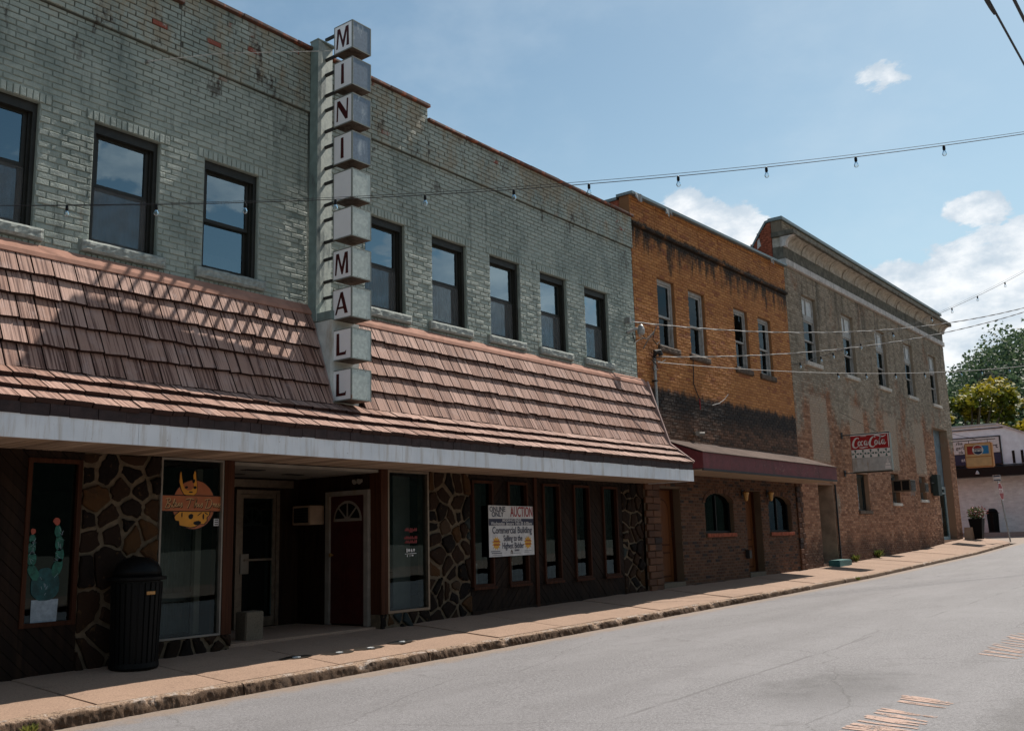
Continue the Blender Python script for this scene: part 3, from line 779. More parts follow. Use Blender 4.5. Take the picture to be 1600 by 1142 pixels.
# kerb stones, chipped and uneven
kb = link('kerb', MB().box(-12, 41, -1.66, -1.57, -2.4, -1.6).mesh('kerb', 'kerb'), None, 'structure')
x = -2.3
while x < 41.1:
    L_ = min(rng.uniform(1.4, 2.9), 41.2-x)
    near = x < 20
    nx, prof = (int(L_*70) if near else int(L_*12)+2), [(-1.557, 0), (-1.60, 0), (-1.635, 0), (-1.66, -.004), (-1.678, -.012), (-1.69, -.03), (-1.697, -.06), (-1.70, -.09), (-1.703, -.13), (-1.703, -.22)]
    vs = []; rough = rng.uniform(.7, 1.4) if x < 19 else .5
    for i in range(nx+1):
        x_ = x+.006+(L_-.012)*i/nx
        for j, (y_, z_) in enumerate(prof):
            d_ = mnoise.noise((x_*2.2, j*.15, 3))*.012+mnoise.noise((x_*9, y_*40, z_*40))*.010+mnoise.noise((x_*34, y_*70, z_*60))*.014+mnoise.noise((x_*75, y_*90, z_*90))*.010
            chip = max(0, mnoise.noise((x_*3.1, 7, 0))-.12)*.06 if 1 < j < 7 else 0
            k = 0 if j == 0 else (.35 if j < 3 else 1)
            vs.append((x_, y_+(d_*rough*k*1.3+chip*rough) if j > 2 else y_, kerbz(x_)+.004+z_+d_*rough*k*.8-chip*rough*.8))
    np_ = len(prof)
    fs = [(i*np_+j, (i+1)*np_+j, (i+1)*np_+j+1, i*np_+j+1) for i in range(nx) for j in range(np_-1)]
    fs += [tuple(range(np_))[::-1], tuple(nx*np_+j for j in range(np_))]
    mb = MB(); mb.add(vs, fs, rng.random()); mb.build('kerb_stone', 'kerb', kb, None, True)
    x += L_
# utility paint on the road (scribbled strokes)
def road_pt(px, py):
    P = onZ(px, py, -1.32)
    for _ in range(6):
        P = onZ(px, py, roadz(P.x)+.012*max(0, min(-1.7-P.y, P.y+12.2))+.005)
    return P
def scribble(pairs):
    mb = MB()
    for (a, b, wd) in pairs:
        p, q = road_pt(*a), road_pt(*b); d_ = (q-p); n = 14
        sd = Vector((-d_.y, d_.x, 0)).normalized()
        vs = []
        for i in range(n+1):
            s = i/n; c = p+d_*s; hw = wd*(.55+.5*math.sin(math.pi*min(1, s*1.1+.08)))*(1+.5*mnoise.noise((c.x*7, c.y*7, 2)))/2
            c = c+sd*mnoise.noise((c.x*3, c.y*3, 5))*.02
            for sg in (-1, 1):
                v = c+sd*sg*hw; vs.append((v.x, v.y, roadz(v.x)+.012*max(0, min(-1.7-v.y, v.y+12.2))+.004))
        mb.add(vs, [(2*i, 2*i+2, 2*i+3, 2*i+1) for i in range(n)], rng.random())
    return mb.build('road_marking', 'paint_mark', None, 'structure')
Z7 = lambda x, y: (1180+x/3.781, 840+y/3.781)
rs = random.Random(2)
def field_marks(c0, c1, c2, c3, n, wd):
    # hatching between the edges c0-c3 and c1-c2 (pixel corners)
    out = []
    for i in range(n):
        f0 = (i+rs.uniform(-.25, .25))/n; f1_ = f0+rs.uniform(-.02, .10)
        a = (c0[0]+(c3[0]-c0[0])*f0+rs.uniform(-6, 6), c0[1]+(c3[1]-c0[1])*f0); b = (c1[0]+(c2[0]-c1[0])*f1_+rs.uniform(-8, 8), c1[1]+(c2[1]-c1[1])*f1_)
        out.append((a, b, wd*rs.uniform(.7, 1.5)))
    return out
scribble(field_marks(Z7(890, 925), Z7(1180, 962), Z7(1110, 1015), Z7(825, 975), 5, .05))
scribble(field_marks(Z7(745, 1000), Z7(1060, 1046), Z7(840, 1190), Z7(440, 1165), 11, .06))
scribble(field_marks(Z7(1540, 562), Z7(1800, 600), Z7(1560, 716), Z7(1300, 690), 13, .045))

# ------------------------------------------------------------------ green brick building
G = thing('commercial_building', (8.6, .15, -1.18), 'long two-storey building of worn green painted brick with brown shingle canopy', 'building')
GX0, GX1 = .6, 17.22
wins = [2.427, 3.88, 5.335, 6.79, 9.53, 10.983, 12.436, 13.889, 15.342]; WW = .83; WZ0, WZ1 = 3.385, 4.81
holes = [(x, x+WW, WZ0, WZ1) for x in wins]
solid = holes+[(x-.1, x+WW+.12, WZ1, WZ1+.115) for x in wins]+[(x-.12, x+WW+.12, WZ0-.135, WZ0) for x in wins]+[(x-.1, x+WW+.1, WZ0-.24, WZ0-.135) for x in wins]+[(8.44, 8.76, 2.6, 7)]
wall = backing('upper_wall', 'green_mortar', G, GX0, GX1, 2.6, 6.62, 0, holes)
inview = lambda b: b[0] > 4.45 and b[2] > 3.1+.0 and (b[0]-4.4)*.55+6.4 > b[3]
brick_wall(wall, GX0, GX1, 2.7, 5.985, 0, solid, 'green', indiv=300, jit=.003, yj=.004, inframe=lambda b: b[0] > 4.4, zbase=.012)
par = [(GX0, 6.36, 6.70), (6.36, 10.88, 6.91), (10.88, GX1, 6.68)]
for a, b, zt in par:
    o = box('parapet', 'green_mortar', G, a, b, -.024, .26, 5.99, zt)
    brick_wall(o, a, b, 5.985, zt, -.037, [(8.44, 8.76, 2.6, 7)], 'green', phase=.07, jit=.003, yj=.004)
    c = MB()
    n = int((b-a)/.8)
    for i in range(n): c.bbox(a-.02+(b-a+.04)*i/n+.004, a-.02+(b-a+.04)*(i+1)/n-.004, -.09, .30, zt, zt+.045+rng.uniform(0, .008), .006, rng.random(), .004)
    B(c, 'coping', 'coping_rust', G)
for x in wins:
    rowlock(wall, 'green', x-.1, x+WW+.12, WZ1, WZ1+.115, -.004)
    rowlock(wall, 'green', x-.1, x+WW+.1, WZ0-.24, WZ0-.135, -.002)


def sash_window(parent, x0, x1, z0, z1, Y, fm, gm='glass', mid=.5, fr=.055, behind=None, split=False, name='window', sills=None, curtain=0):
    """timber double-hung window: frame, two sashes with their panes"""
    mb = MB(); d0, d1 = Y, Y+.10
    mb.box(x0, x0+fr, d0, d1, z0, z1, rng.random()); mb.box(x1-fr, x1, d0, d1, z0, z1, rng.random()); mb.box(x0+fr, x1-fr, d0, d1, z1-fr*1.3, z1, rng.random()); mb.box(x0+fr, x1-fr, d0, d1, z0, z0+fr*.7, rng.random())
    wn = B(mb, name, fm, parent)
    zm = z0+(z1-z0)*mid; a, b = x0+fr+.002, x1-fr-.002; s = .042
    for (lo_, hi_, yy) in ((zm-.02, z1-fr*1.3-.002, Y+.025), (z0+fr*.7+.002, zm+.02, Y+.062)):
        mb = MB(); mb.box(a, a+s, yy, yy+.034, lo_, hi_, .3); mb.box(b-s, b, yy, yy+.034, lo_, hi_, .3); mb.box(a+s, b-s, yy, yy+.034, lo_, lo_+s, .2); mb.box(a+s, b-s, yy, yy+.034, hi_-s, hi_, .2)
        if split: mb.box((a+b)/2-.012, (a+b)/2+.012, yy, yy+.034, lo_+s, hi_-s, .2)
        B(mb, 'sash', fm, wn)
        th = rng.uniform(-.004, .004)
        mb = MB(); mb.add([(a+s, yy+.018+th, lo_+s), (b-s, yy+.018-th, lo_+s), (b-s, yy+.018-th, hi_-s), (a+s, yy+.018+th, hi_-s)], [(0, 1, 2, 3)]); B(mb, 'pane', gm, wn)
    if curtain:
        mb = MB(); n = 26; zt = z0+(z1-z0)*curtain; vs = []
        for i in range(n+1):
            x_ = a+(b-a)*i/n; y_ = Y+.17+.012*math.sin(i*1.9)+.01*math.sin(i*.7)
            vs += [(x_, y_, z0+.03), (x_, y_, zt)]
        mb.add(vs, [(2*i, 2*i+2, 2*i+3, 2*i+1) for i in range(n)]); B(mb, 'curtain', 'curtain', wn)
    return wn


def rock_sill(parent, x0, x1, z0, z1, y0, mt, rough=.014):
    mb = MB(); nx, nz = 26, 5; vs = []
    for i in range(nx+1):
        for j in range(nz+1):
            x_ = x0+(x1-x0)*i/nx; z_ = z0+(z1-z0)*j/nz
            e = 0 if i in (0, nx) or j in (0, nz) else 1
            vs.append((x_, y0+(.012 if not e else -abs(mnoise.noise((x_*11, z_*16, 1)))*rough*1.6), z_+(mnoise.noise((x_*6, 2, j))*.006)))
    fs = [(i*(nz+1)+j, (i+1)*(nz+1)+j, (i+1)*(nz+1)+j+1, i*(nz+1)+j+1) for i in range(nx) for j in range(nz)]
    n = len(vs); ed = [i*(nz+1) for i in range(nx+1)]+[nx*(nz+1)+j for j in range(1, nz+1)]+[i*(nz+1)+nz for i in range(nx-1, -1, -1)]+[j for j in range(nz-1, 0, -1)]
    vs += [(vs[i][0], .1, vs[i][2]) for i in ed]
    fs += [(ed[q], ed[(q+1) % len(ed)], n+(q+1) % len(ed), n+q) for q in range(len(ed))]
    mb.add(vs, fs); return B(mb, 'sill', mt, parent)


for k, x in enumerate(wins):
    wn = sash_window(G, x+.006, x+WW-.006, WZ0+.004, WZ1-.004, .10, 'frame', mid=.5 if k != 3 else .47, curtain=.49 if k not in (3,) else .2, fr=.07)
    rock_sill(wn, x-.1, x+WW+.1, WZ0-.13, WZ0, -.06, 'rockface')
    if k != 3: box('insect_screen', 'screen', wn, x+.078, x+WW-.078, .128, .130, WZ0+.05, WZ0+.5*(WZ1-WZ0)+.0)
    mb = MB()                                                  # stepped outer casing inside the reveal
    for a, b in ((x+.001, x+.05), (x+WW-.05, x+WW-.001)): mb.box(a, b, .06, .105, WZ0+.002, WZ1-.002)
    mb.box(x+.05, x+WW-.05, .06, .105, WZ1-.11, WZ1-.002); B(mb, 'casing', 'frame', wn)
# body of the building
for nm, a in (('side_wall', (GX0-.25, GX0-.002, .26, 12, -1.6, 6.6)), ('side_wall', (GX1-.22, GX1-.004, .262, 12, -1.3, 6.5)), ('back_wall', (GX0, GX1-.23, 11.7, 12, -1.6, 6.5)), ('roof', (GX0, GX1-.23, .27, 11.69, 6.1, 6.35)), ('upper_floor', (GX0, GX1-.23, .262, 11.69, 1.35, 2.55)), ('floor', (GX0, GX1-.23, .3, 11.69, -1.75, -1.21))):
    box(nm, 'room', G, *a)
# hook on the parapet
ek = thing('eye_bolt', onY(230, 98, -.05), 'small iron eye bolt with a guy wire on the green wall', 'bolt')
B(MB().tube([onY(230, 98, .0), onY(233, 96, -.09)], .018, 8).tube([onY(232, 96, -.08), onY(345, 84, -.13), onY(520, 80, -.42)], .004, 5), 'bolt', 'steel', ek)

# ------------------------------------------------------------------ shingle canopy
RY, RZ, CY, CZ, EY, EZ = -.055, 3.12, -.50, 1.80, -1.03, 1.385
can = B(MB().prism([(-.002, 3.10), (RY+.01, RZ-.02), (CY+.03, CZ-.01), (EY+.03, EZ-.02), (EY+.03, 1.09), (-.002, 1.09)], 'x', 2.0, 8.42).prism([(-.002, 3.10), (RY+.01, RZ-.02), (CY+.03, CZ-.01), (EY+.03, EZ-.02), (EY+.03, 1.09), (-.002, 1.09)], 'x', 9.0, 17.36).prism([(-.002, 1.75), (CY+.03, CZ-.02), (EY+.03, EZ-.02), (EY+.03, 1.09), (-.002, 1.09)], 'x', 8.42, 9.0), 'canopy', 'deck', G)
sh = []
def rows(p0, p1, n, x0, x1, ov, steep):
    for k in range(n):
        a = (p0[0]+(p1[0]-p0[0])*k/n, p0[1]+(p1[1]-p0[1])*k/n); b = (p0[0]+(p1[0]-p0[0])*(k+1)/n, p0[1]+(p1[1]-p0[1])*(k+1)/n)
        x = x0
        while x < x1-.01:
            w_ = min(rng.choice((.15, .19, .22, .25, .28)), x1-x)
            if x1-x-w_ < .07: w_ = x1-x
            sh.append((x, x+w_, a, b, rng.random(), steep, x0+.001)); x += w_
for (xa, xb) in ((2.0, 8.43), (8.99, 17.37)): rows((RY-.005, RZ), (CY-.005, CZ), 5, xa, xb, .04, True)
rows((CY-.004, CZ+.0), (EY, EZ), 3, 2.0, 17.37, .04, False)
def shingle_mesh(mb, w_, a, b, r, x0=0.):
    d_ = Vector((0, b[0]-a[0], b[1]-a[1])); n_ = Vector((0, d_.z, -d_.y)).normalized(); l = d_.length; d_ = d_.normalized()
    if n_.z < 0: n_ = -n_
    A = Vector((x0, a[0], a[1]))-d_*.02; j = lambda: rng.uniform(-.013, .013)
    g = .008; vs = []
    for xx in (g, w_-g):
        e = j()
        for (s, h) in ((0, .0), (0, .008), (l+.02+.036+e, .066), (l+.02+.036+e, .008)): vs.append(A+Vector((xx, 0, 0))+d_*s+n_*h)
    mb.add(vs, [(1, 5, 6, 2)], r); i0 = len(mb.v)-8
    for f_ in ((0, 1, 2, 3), (4, 7, 6, 5), (2, 6, 7, 3), (0, 3, 7, 4), (0, 4, 5, 1)): mb.f.append(tuple(i0+q for q in f_)); mb.r.append(2.)
vis = [i for i, s in enumerate(sh) if s[1] > 4.0]
vis.sort(key=lambda i: sh[i][0]+(0 if sh[i][5] else 2.5))
single = set(vis[:300]); rest = MB()
pool = {}
for i, (xa, xb, a, b, r, st, _) in enumerate(sh):
    if i in single:
        key = (round(xb-xa, 3), a, int(r*6))
        if key not in pool: mb = MB(); shingle_mesh(mb, xb-xa, a, b, (key[2]+.5)/6); pool[key] = mb.mesh('shingle', 'shingle')
        o = link('shingle', pool[key], can); o.location.x = xa; o.location.z = rng.uniform(-.004, .004)
    else: shingle_mesh(rest, xb-xa, a, b, r, xa)
rest.build('shingles', 'shingle', can, 'stuff')
x = 2.0                                              # dark butt course hanging over the fascia
while x < 17.37:
    w_ = min(rng.uniform(.13, .3), 17.37-x)
    box('edge_shingle', 'shingle_edge', can, x+.003, x+w_-.003, EY-.022-rng.uniform(0, .008), EY+.025, 1.262+rng.uniform(-.008, .004), EZ-.012, 0, rng.random()); x += w_
for a, b in ((2.0, 8.43), (8.99, 17.39)):
    for q in range(int((b-a)/2.1)+1):
        x0_, x1_ = a+q*2.1, min(b, a+(q+1)*2.1)
        if x1_-x0_ > .1: B(MB().prism([(-.002, 3.20), (-.03, 3.205), (RY-.055, 3.105), (RY-.07, 3.055), (RY-.06, 3.05), (-.002, 3.13)], 'x', x0_+.002, x1_-.002, rng.random()), 'ridge_flashing', 'flashing', can)
for (a, b) in (((RY-.05, RZ+.02), (CY-.055, CZ+.01)), ((CY-.055, CZ+.01), (EY-.04, EZ+.03))):
    d_ = Vector((0, b[0]-a[0], b[1]-a[1])); n_ = Vector((0, d_.z, -d_.y)).normalized()*.028
    if n_.z < 0: n_ = -n_
    B(MB().prism([(a[0]-n_.y, a[1]-n_.z), (b[0]-n_.y, b[1]-n_.z), (b[0]+n_.y, b[1]+n_.z), (a[0]+n_.y, a[1]+n_.z)], 'x', 17.372, 17.415), 'rake_trim', 'rake', can)
B(MB().prism([(RY-.03, RZ+.0), (CY-.05, CZ+.05), (CY+.0, CZ+.03), (RY+.03, RZ)], 'x', 8.432, 8.45), 'rake_trim', 'rake', can)
box('end_cheek', 'deck', can, 17.362, 17.371, -.48, -.004, 1.1, 1.8)
for a, b in ((2.0, 5.4), (5.404, 9.2), (9.204, 13.1), (13.104, 17.4)): box('fascia_board', 'fascia', can, a, b, -1.048, -1.012, 1.04, 1.262)
box('fascia_board', 'fascia', can, 17.362, 17.4, -1.010, -.01, 1.042, 1.262)
x = 2.0; mb0 = None; bp = [MB().box(0, .094, -1.008, .06, 1.052, 1.07, q/5).box(.096, .1065, -1.008, .06, 1.064, 1.07, 1.6).mesh('soffit_board', 'soffit') for q in range(6)]
while x < 17.25:
    if not (7.4 < x < 9.8) or True: o = link('soffit_board', rng.choice(bp), can); o.location = (x, 0, rng.uniform(-.002, .001))
    x += .1065

# ------------------------------------------------------------------ shop front of the green building
SY = .05
STOP = 1.049
base = lambda x: wallz(x)-.03


def cells_planks(parent, x0, x1, z0, z1, lean, wd=.098, Y=SY):
    """diagonal boards clipped to a panel, one object per board"""
    a, b = (lean*.7071, .7071)
    lo_, hi_ = 1e9, -1e9
    for X in (x0, x1):
        for Z in (z0(X) if callable(z0) else z0, z1): v = a*X+b*Z; lo_, hi_ = min(lo_, v), max(hi_, v)
    k = math.floor(lo_/wd)
    while k*wd < hi_:
        poly = [(x0, z0(x0) if callable(z0) else z0), (x1, z0(x1) if callable(z0) else z0), (x1, z1), (x0, z1)]
        poly = clip_poly(poly, a, b, (k+1)*wd-.003)
        if len(poly) > 2: poly = clip_poly(poly, -a, -b, -(k*wd+.003))
        k += 1
        if len(poly) < 3 or area(poly) < .0008: continue
        mb = MB(); mb.prism(poly, 'y', Y+rng.uniform(-.004, .003), Y+.03, rng.random()); B(mb, 'plank', 'plank', parent)


def shop_window(parent, x0, x1, z0, z1, fm, fw_=.05, gm='shopglass', Y=SY, proud=.02, name='shop_window'):
    mb = MB(); y0, y1 = Y-proud, Y+.07
    mb.box(x0, x0+fw_, y0, y1, z0, z1, .2); mb.box(x1-fw_, x1, y0, y1, z0, z1, .5); mb.box(x0+fw_, x1-fw_, y0, y1, z1-fw_, z1, .1); mb.box(x0+fw_, x1-fw_, y0, y1, z0, z0+fw_, .7)
    wn = B(mb, name, fm, parent)
    mb = MB(); mb.add([(x0+fw_, Y+.03, z0+fw_), (x1-fw_, Y+.031, z0+fw_), (x1-fw_, Y+.03, z1-fw_), (x0+fw_, Y+.029, z1-fw_)], [(0, 1, 2, 3)]); B(mb, 'pane', gm, wn)
    return wn


# left plank bay with the cactus window
pb = B(MB().box(GX0, 4.84, SY+.031, .28, -1.5, STOP).box(4.84, 5.44, SY+.031, .28, -1.5, -.75).box(4.84, 5.44, SY+.031, .28, .97, STOP), 'plank_wall', 'black', G)
cells_planks(pb, GX0, 4.2, base, STOP, -1); cells_planks(pb, 4.2, 4.84, base, STOP, 1); cells_planks(pb, 4.84, 5.44, base, -.745, 1); cells_planks(pb, 4.84, 5.44, .965, STOP, 1)
cw = shop_window(G, 4.84, 5.42, -.745, .965, 'redwood', .045)
# stone piers
def pier(x0, x1, n, seed, z1=STOP, Y=SY, y1=.28, zb=None):
    p = B(MB().box(x0, x1, Y+.012, y1, -1.5, z1), 'stone_pier', 'stone_mortar', G)
    stones(p, x0+.004, x1-.004, base, z1-.004, Y+.012, n, seed); return p
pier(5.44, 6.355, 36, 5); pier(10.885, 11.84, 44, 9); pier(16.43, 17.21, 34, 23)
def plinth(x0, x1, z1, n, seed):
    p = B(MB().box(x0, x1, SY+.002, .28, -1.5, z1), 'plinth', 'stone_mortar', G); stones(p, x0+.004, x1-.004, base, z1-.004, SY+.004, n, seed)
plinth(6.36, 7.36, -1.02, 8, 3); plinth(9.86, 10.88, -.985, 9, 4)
wa = shop_window(G, 6.362, 7.215, -1.015, STOP-.004, 'trim_white', .022)
wb = shop_window(G, 10.0, 10.875, -.98, STOP-.004, 'alu', .035)
box('post', 'redwood', G, 7.218, 7.358, SY-.03, .26, -1.015, STOP-.002); box('post', 'redwood', G, 9.862, 9.997, SY-.03, .26, -.98, STOP-.002)
# display backs behind the two shop windows
mb = MB(); n = 40; vs = []
for i in range(n+1): x_ = 6.55+.62*i/n; y_ = .62+.018*math.sin(i*1.25)+.01*math.sin(i*.41); vs += [(x_, y_, -1.0), (x_, y_, .62)]
mb.add(vs, [(2*i, 2*i+2, 2*i+3, 2*i+1) for i in range(n)]); B(mb, 'curtain', 'curtain', wa)
box('display_panel', 'ceiling', wa, 7.02, 7.10, .3, .36, -1.0, .95); box('display_shelf', 'curtain', wa, 6.4, 7.2, .5, .53, -.62, -.52)
box('display_panel', 'curtain', wb, 10.50, 10.86, .42, .44, -.96, 1.0); box('display_panel', 'jamb', wb, 10.04, 10.80, .7, .72, -.95, -.45)
# plank bay with five slit windows
pws = [(11.88, 12.41), (12.80, 13.35), (13.79, 14.31), (14.74, 15.27), (15.71, 16.24)]; PZ0, PZ1 = -.72, .955
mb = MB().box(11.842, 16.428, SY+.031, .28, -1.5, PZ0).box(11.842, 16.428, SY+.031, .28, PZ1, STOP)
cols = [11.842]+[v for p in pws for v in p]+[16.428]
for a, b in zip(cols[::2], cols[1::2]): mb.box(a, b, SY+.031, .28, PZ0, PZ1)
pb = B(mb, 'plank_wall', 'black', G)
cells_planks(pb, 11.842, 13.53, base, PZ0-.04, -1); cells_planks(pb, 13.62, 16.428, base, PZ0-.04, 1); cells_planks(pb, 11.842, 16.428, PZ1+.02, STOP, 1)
for i, (a, b) in enumerate(zip(cols[::2], cols[1::2])):
    if b-a > .06: cells_planks(pb, a, b, PZ0-.035, PZ1+.015, -1 if i < 2 else 1)
box('batten', 'redwood', pb, 13.535, 13.615, SY-.028, SY+.03, base(13.5), STOP)
box('base_board', 'plank', pb, 11.85, 16.42, SY-.022, SY-.006, base(11.9)-.05, base(16.4)+.02)
for (a, b) in pws:
    wn = shop_window(G, a, b, PZ0, PZ1, 'redwood', .042, 'shopglass', SY, .035, 'slit_window')
    box('sill', 'redwood', wn, a-.02, b+.02, SY-.06, SY-.036, PZ0-.04, PZ0-.002)
    box('blind', 'room', wn, a+.05, b-.05, .25, .26, PZ0+.3, PZ1-.05); box('display_card', 'curtain', wn, a+.06, a+.3, .2, .21, PZ0+.05, PZ0+.36)
# recessed entry
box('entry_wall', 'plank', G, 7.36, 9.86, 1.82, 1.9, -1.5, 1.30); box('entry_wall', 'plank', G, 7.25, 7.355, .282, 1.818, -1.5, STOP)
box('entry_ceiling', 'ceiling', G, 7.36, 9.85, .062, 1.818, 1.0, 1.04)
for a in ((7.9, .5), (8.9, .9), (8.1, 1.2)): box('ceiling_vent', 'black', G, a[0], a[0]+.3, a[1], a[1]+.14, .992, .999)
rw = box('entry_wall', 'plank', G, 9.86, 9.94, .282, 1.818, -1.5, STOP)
box('entry_floor', 'concrete', G, 7.36, 9.855, .13, 1.818, -1.4, wallz(8.6)+.03)
dr = thing('door', (9.83, .68, -1.13), 'dark red front door with half-round fan window in white frame', 'door')
B(MB().box(9.80, 9.858, .235, .32, -1.14, .77).box(9.80, 9.858, 1.05, 1.135, -1.14, .77).box(9.80, 9.858, .32, 1.05, .70, .77), 'door_frame', 'trim_white', dr)
lf = B(MB().box(9.835, 9.857, .322, 1.048, -1.12, .698), 'door_leaf', 'door_red', dr)
fan = [(.0, 0)]+[(.30*math.cos(a), .30*math.sin(a)) for a in lin(0, math.pi, 15)]
poly_plate([fan[1:]], 'trim_white', dr, (9.834, .685, .33), *WEST, 'fan_frame', 1, .006)
for k in range(4):
    a0, a1 = math.pi*k/4+.06, math.pi*(k+1)/4-.06
    poly_plate([[(.06*math.cos((a0+a1)/2), .035+.03*math.sin((a0+a1)/2))]+[(.26*math.cos(a), .025+.235*math.sin(a)) for a in lin(a0, a1, 5)]], 'black', dr, (9.827, .685, .33), *WEST, 'pane', 1, .003)
for (ya, yb, za, zb) in ((.40, .64, -1.0, -.35), (.73, .97, -1.0, -.35), (.40, .64, -.25, .22), (.73, .97, -.25, .22)): box('door_panel', 'door_red', dr, 9.827, 9.834, ya, yb, za, zb, .003)
B(MB().lathe((0, 0, 0), [(.012, 0), (.012, .03), (.028, .04), (.028, .06), (.01, .07)], 12), 'knob', 'brass', dr).matrix_basis = Matrix.Translation((9.833, 1.0, -.15)) @ Matrix.Rotation(-math.pi/2, 4, 'Y')
gd = thing('door', (9.05, 1.80, -1.15), 'aluminium framed glass door at the back of the dark entry', 'door')
B(MB().box(8.68, 8.75, 1.76, 1.818, -1.15, .82).box(9.40, 9.46, 1.76, 1.818, -1.15, .82).box(8.75, 9.40, 1.76, 1.818, .76, .82), 'door_frame', 'alu', gd)
B(MB().box(8.755, 8.81, 1.775, 1.815, -1.13, .755).box(9.34, 9.395, 1.775, 1.815, -1.13, .755).box(8.81, 9.34, 1.775, 1.815, .70, .755).box(8.81, 9.34, 1.775, 1.815, -1.13, -1.0), 'door_leaf', 'alu', gd)
box('pane', 'shopglass', gd, 8.812, 9.338, 1.79, 1.796, -.998, .698); box('push_bar', 'alu', gd, 8.812, 9.338, 1.73, 1.75, -.2, -.17); box('lock_plate', 'trim_white', gd, 8.76, 8.90, 1.745, 1.772, -.38, -.10)
box('transom', 'alu', G, 8.5, 9.7, 1.74, 1.815, .86, .97)
ac = thing('air_conditioner', (9.70, 1.5, .3), 'small window air conditioner sticking out of the dark entry wall', 'air conditioner')
B(MB().bbox(9.58, 9.858, 1.22, 1.62, .30, .58, .008), 'casing', 'jamb', ac); box('grille', 'black', ac, 9.574, 9.579, 1.26, 1.58, .33, .55)
for z in (.36, .40, .44, .48, .52): box('slat', 'frame', ac, 9.568, 9.573, 1.26, 1.58, z, z+.012)
sc = thing('security_light', (9.84, .42, .9), 'small white twin-head lamp high on the entry side wall', 'lamp')
B(MB().box(9.82, 9.858, .40, .47, .88, .93), 'base', 'trim_white', sc)
for y_ in (.38, .48): B(MB().tube([(9.82, y_, .905), (9.76, y_, .885)], [.025, .04], 10), 'lamp_head', 'trim_white', sc)
bl = thing('concrete_block', (8.0, .42, -1.2), 'plain concrete block standing in the shop entry', 'block')
B(MB().bbox(7.78, 8.06, .30, .52, -1.19, -.80, .012, .3, .006), 'block', 'block', bl)

# painted cactus, logo and decals on the glass (flat print a few millimetres off the panes)
def smooth_blob(cx, cz, rx, rz, n=22, j=.06, sd=1, rot=0.):
    r2 = random.Random(sd); out = []
    for k in range(n):
        a = 2*math.pi*k/n; q = 1+r2.uniform(-j, j); u, v = rx*q*math.cos(a), rz*q*math.sin(a)
        out.append((cx+u*math.cos(rot)-v*math.sin(rot), cz+u*math.sin(rot)+v*math.cos(rot)))
    return out
cp = thing('window_painting', (5.1, SY+.02, -.72), 'green cactus with two raised arms in a white pot painted on the window', 'painting')
O = (0, SY+.024, 0); k0 = .995
poly_plate([[(4.965, -.70), (5.235, -.71), (5.245, -.475), (4.965, -.475)]], 'pot', cp, O, *FRONT, 'painted_pot', 1, .002)
poly_plate([smooth_blob(5.10, -.325, .155, .165, 26, .05, 4)], 'cactus2', cp, O, *FRONT, 'painted_trunk', 1, .0025)
poly_plate([smooth_blob(4.97, -.20, .05, .09, 16, .06, 1, .5), smooth_blob(4.945, -.06, .046, .075, 16, .06, 2), smooth_blob(4.94, .05, .042, .07, 16, .06, 3), smooth_blob(4.94, .14, .032, .05, 16, .06, 6)], 'cactus', cp, O, *FRONT, 'painted_arm', 1, .003)
poly_plate([smooth_blob(5.215, -.16, .05, .10, 16, .06, 5, -.3), smooth_blob(5.235, -.03, .048, .075, 16, .06, 7), smooth_blob(5.225, .09, .045, .08, 16, .06, 8), smooth_blob(5.205, .215, .037, .065, 16, .06, 9)], 'cactus', cp, O, *FRONT, 'painted_arm', 1, .003)
poly_plate([smooth_blob(4.945, .215, .03, .03, 10, .2, 3), smooth_blob(5.185, .315, .036, .036, 10, .2, 5)], 'flower', cp, O, *FRONT, 'painted_flower', 1, .0035)
mb = MB()
for k in range(26): z_ = -.45+.028*k
rnd = random.Random(8)
for k in range(38):
    cx_, cz_ = rnd.choice([(5.10+rnd.uniform(-.11, .11), -.33+rnd.uniform(-.11, .11)), (4.945+rnd.uniform(-.025, .025), rnd.uniform(-.1, .17)), (5.225+rnd.uniform(-.03, .03), rnd.uniform(-.1, .25))])
    a = rnd.uniform(-.8, .8)+rnd.choice((0, 1.5)); l = rnd.uniform(.012, .03); mb.add([(cx_-l*math.cos(a)-.002, SY+.0195, cz_-l*math.sin(a)), (cx_-l*math.cos(a)+.002, SY+.0195, cz_-l*math.sin(a)), (cx_+l*math.cos(a)+.002, SY+.0195, cz_+l*math.sin(a)), (cx_+l*math.cos(a)-.002, SY+.0195, cz_+l*math.sin(a))], [(0, 1, 2, 3)])
B(mb, 'painted_spines', 'pot', cp)

lg = thing('window_logo', (6.82, SY+.02, .24), 'orange round shop logo with script banner on the glass pane', 'sign')
O = (6.79, SY+.022, .52)
circ = lambda r, a0, a1, n, cx=0, cz=0: [(cx+r*math.cos(a), cz+r*math.sin(a)) for a in lin(a0, a1, n)]
poly_plate([circ(.295, 0, 2*math.pi*35/36, 36, .04, -.01)], 'black', lg, O, *FRONT, 'disc_outline', 1, .001)
poly_plate([circ(.285, 0, 2*math.pi*35/36, 36, .04, -.01)], 'logo_orange', lg, O, *FRONT, 'disc', 1, .002)
horn1 = [(-.10, .11), (-.135, .16), (-.165, .25), (-.16, .33), (-.148, .375), (-.135, .30), (-.12, .23), (-.095, .175), (-.055, .155), (0, .16), (.03, .20), (.025, .27), (.02, .34), (.035, .385), (.05, .37), (.06, .29), (.075, .20), (.07, .13), (.03, .095), (-.04, .09)]
poly_plate([[(x_*1.09, .09+(z_-.09)*1.05-.004) for x_, z_ in horn1]], 'black', lg, O, *FRONT, 'head_outline', 1, .003)
poly_plate([horn1], 'logo_yellow', lg, O, *FRONT, 'head', 1, .004)
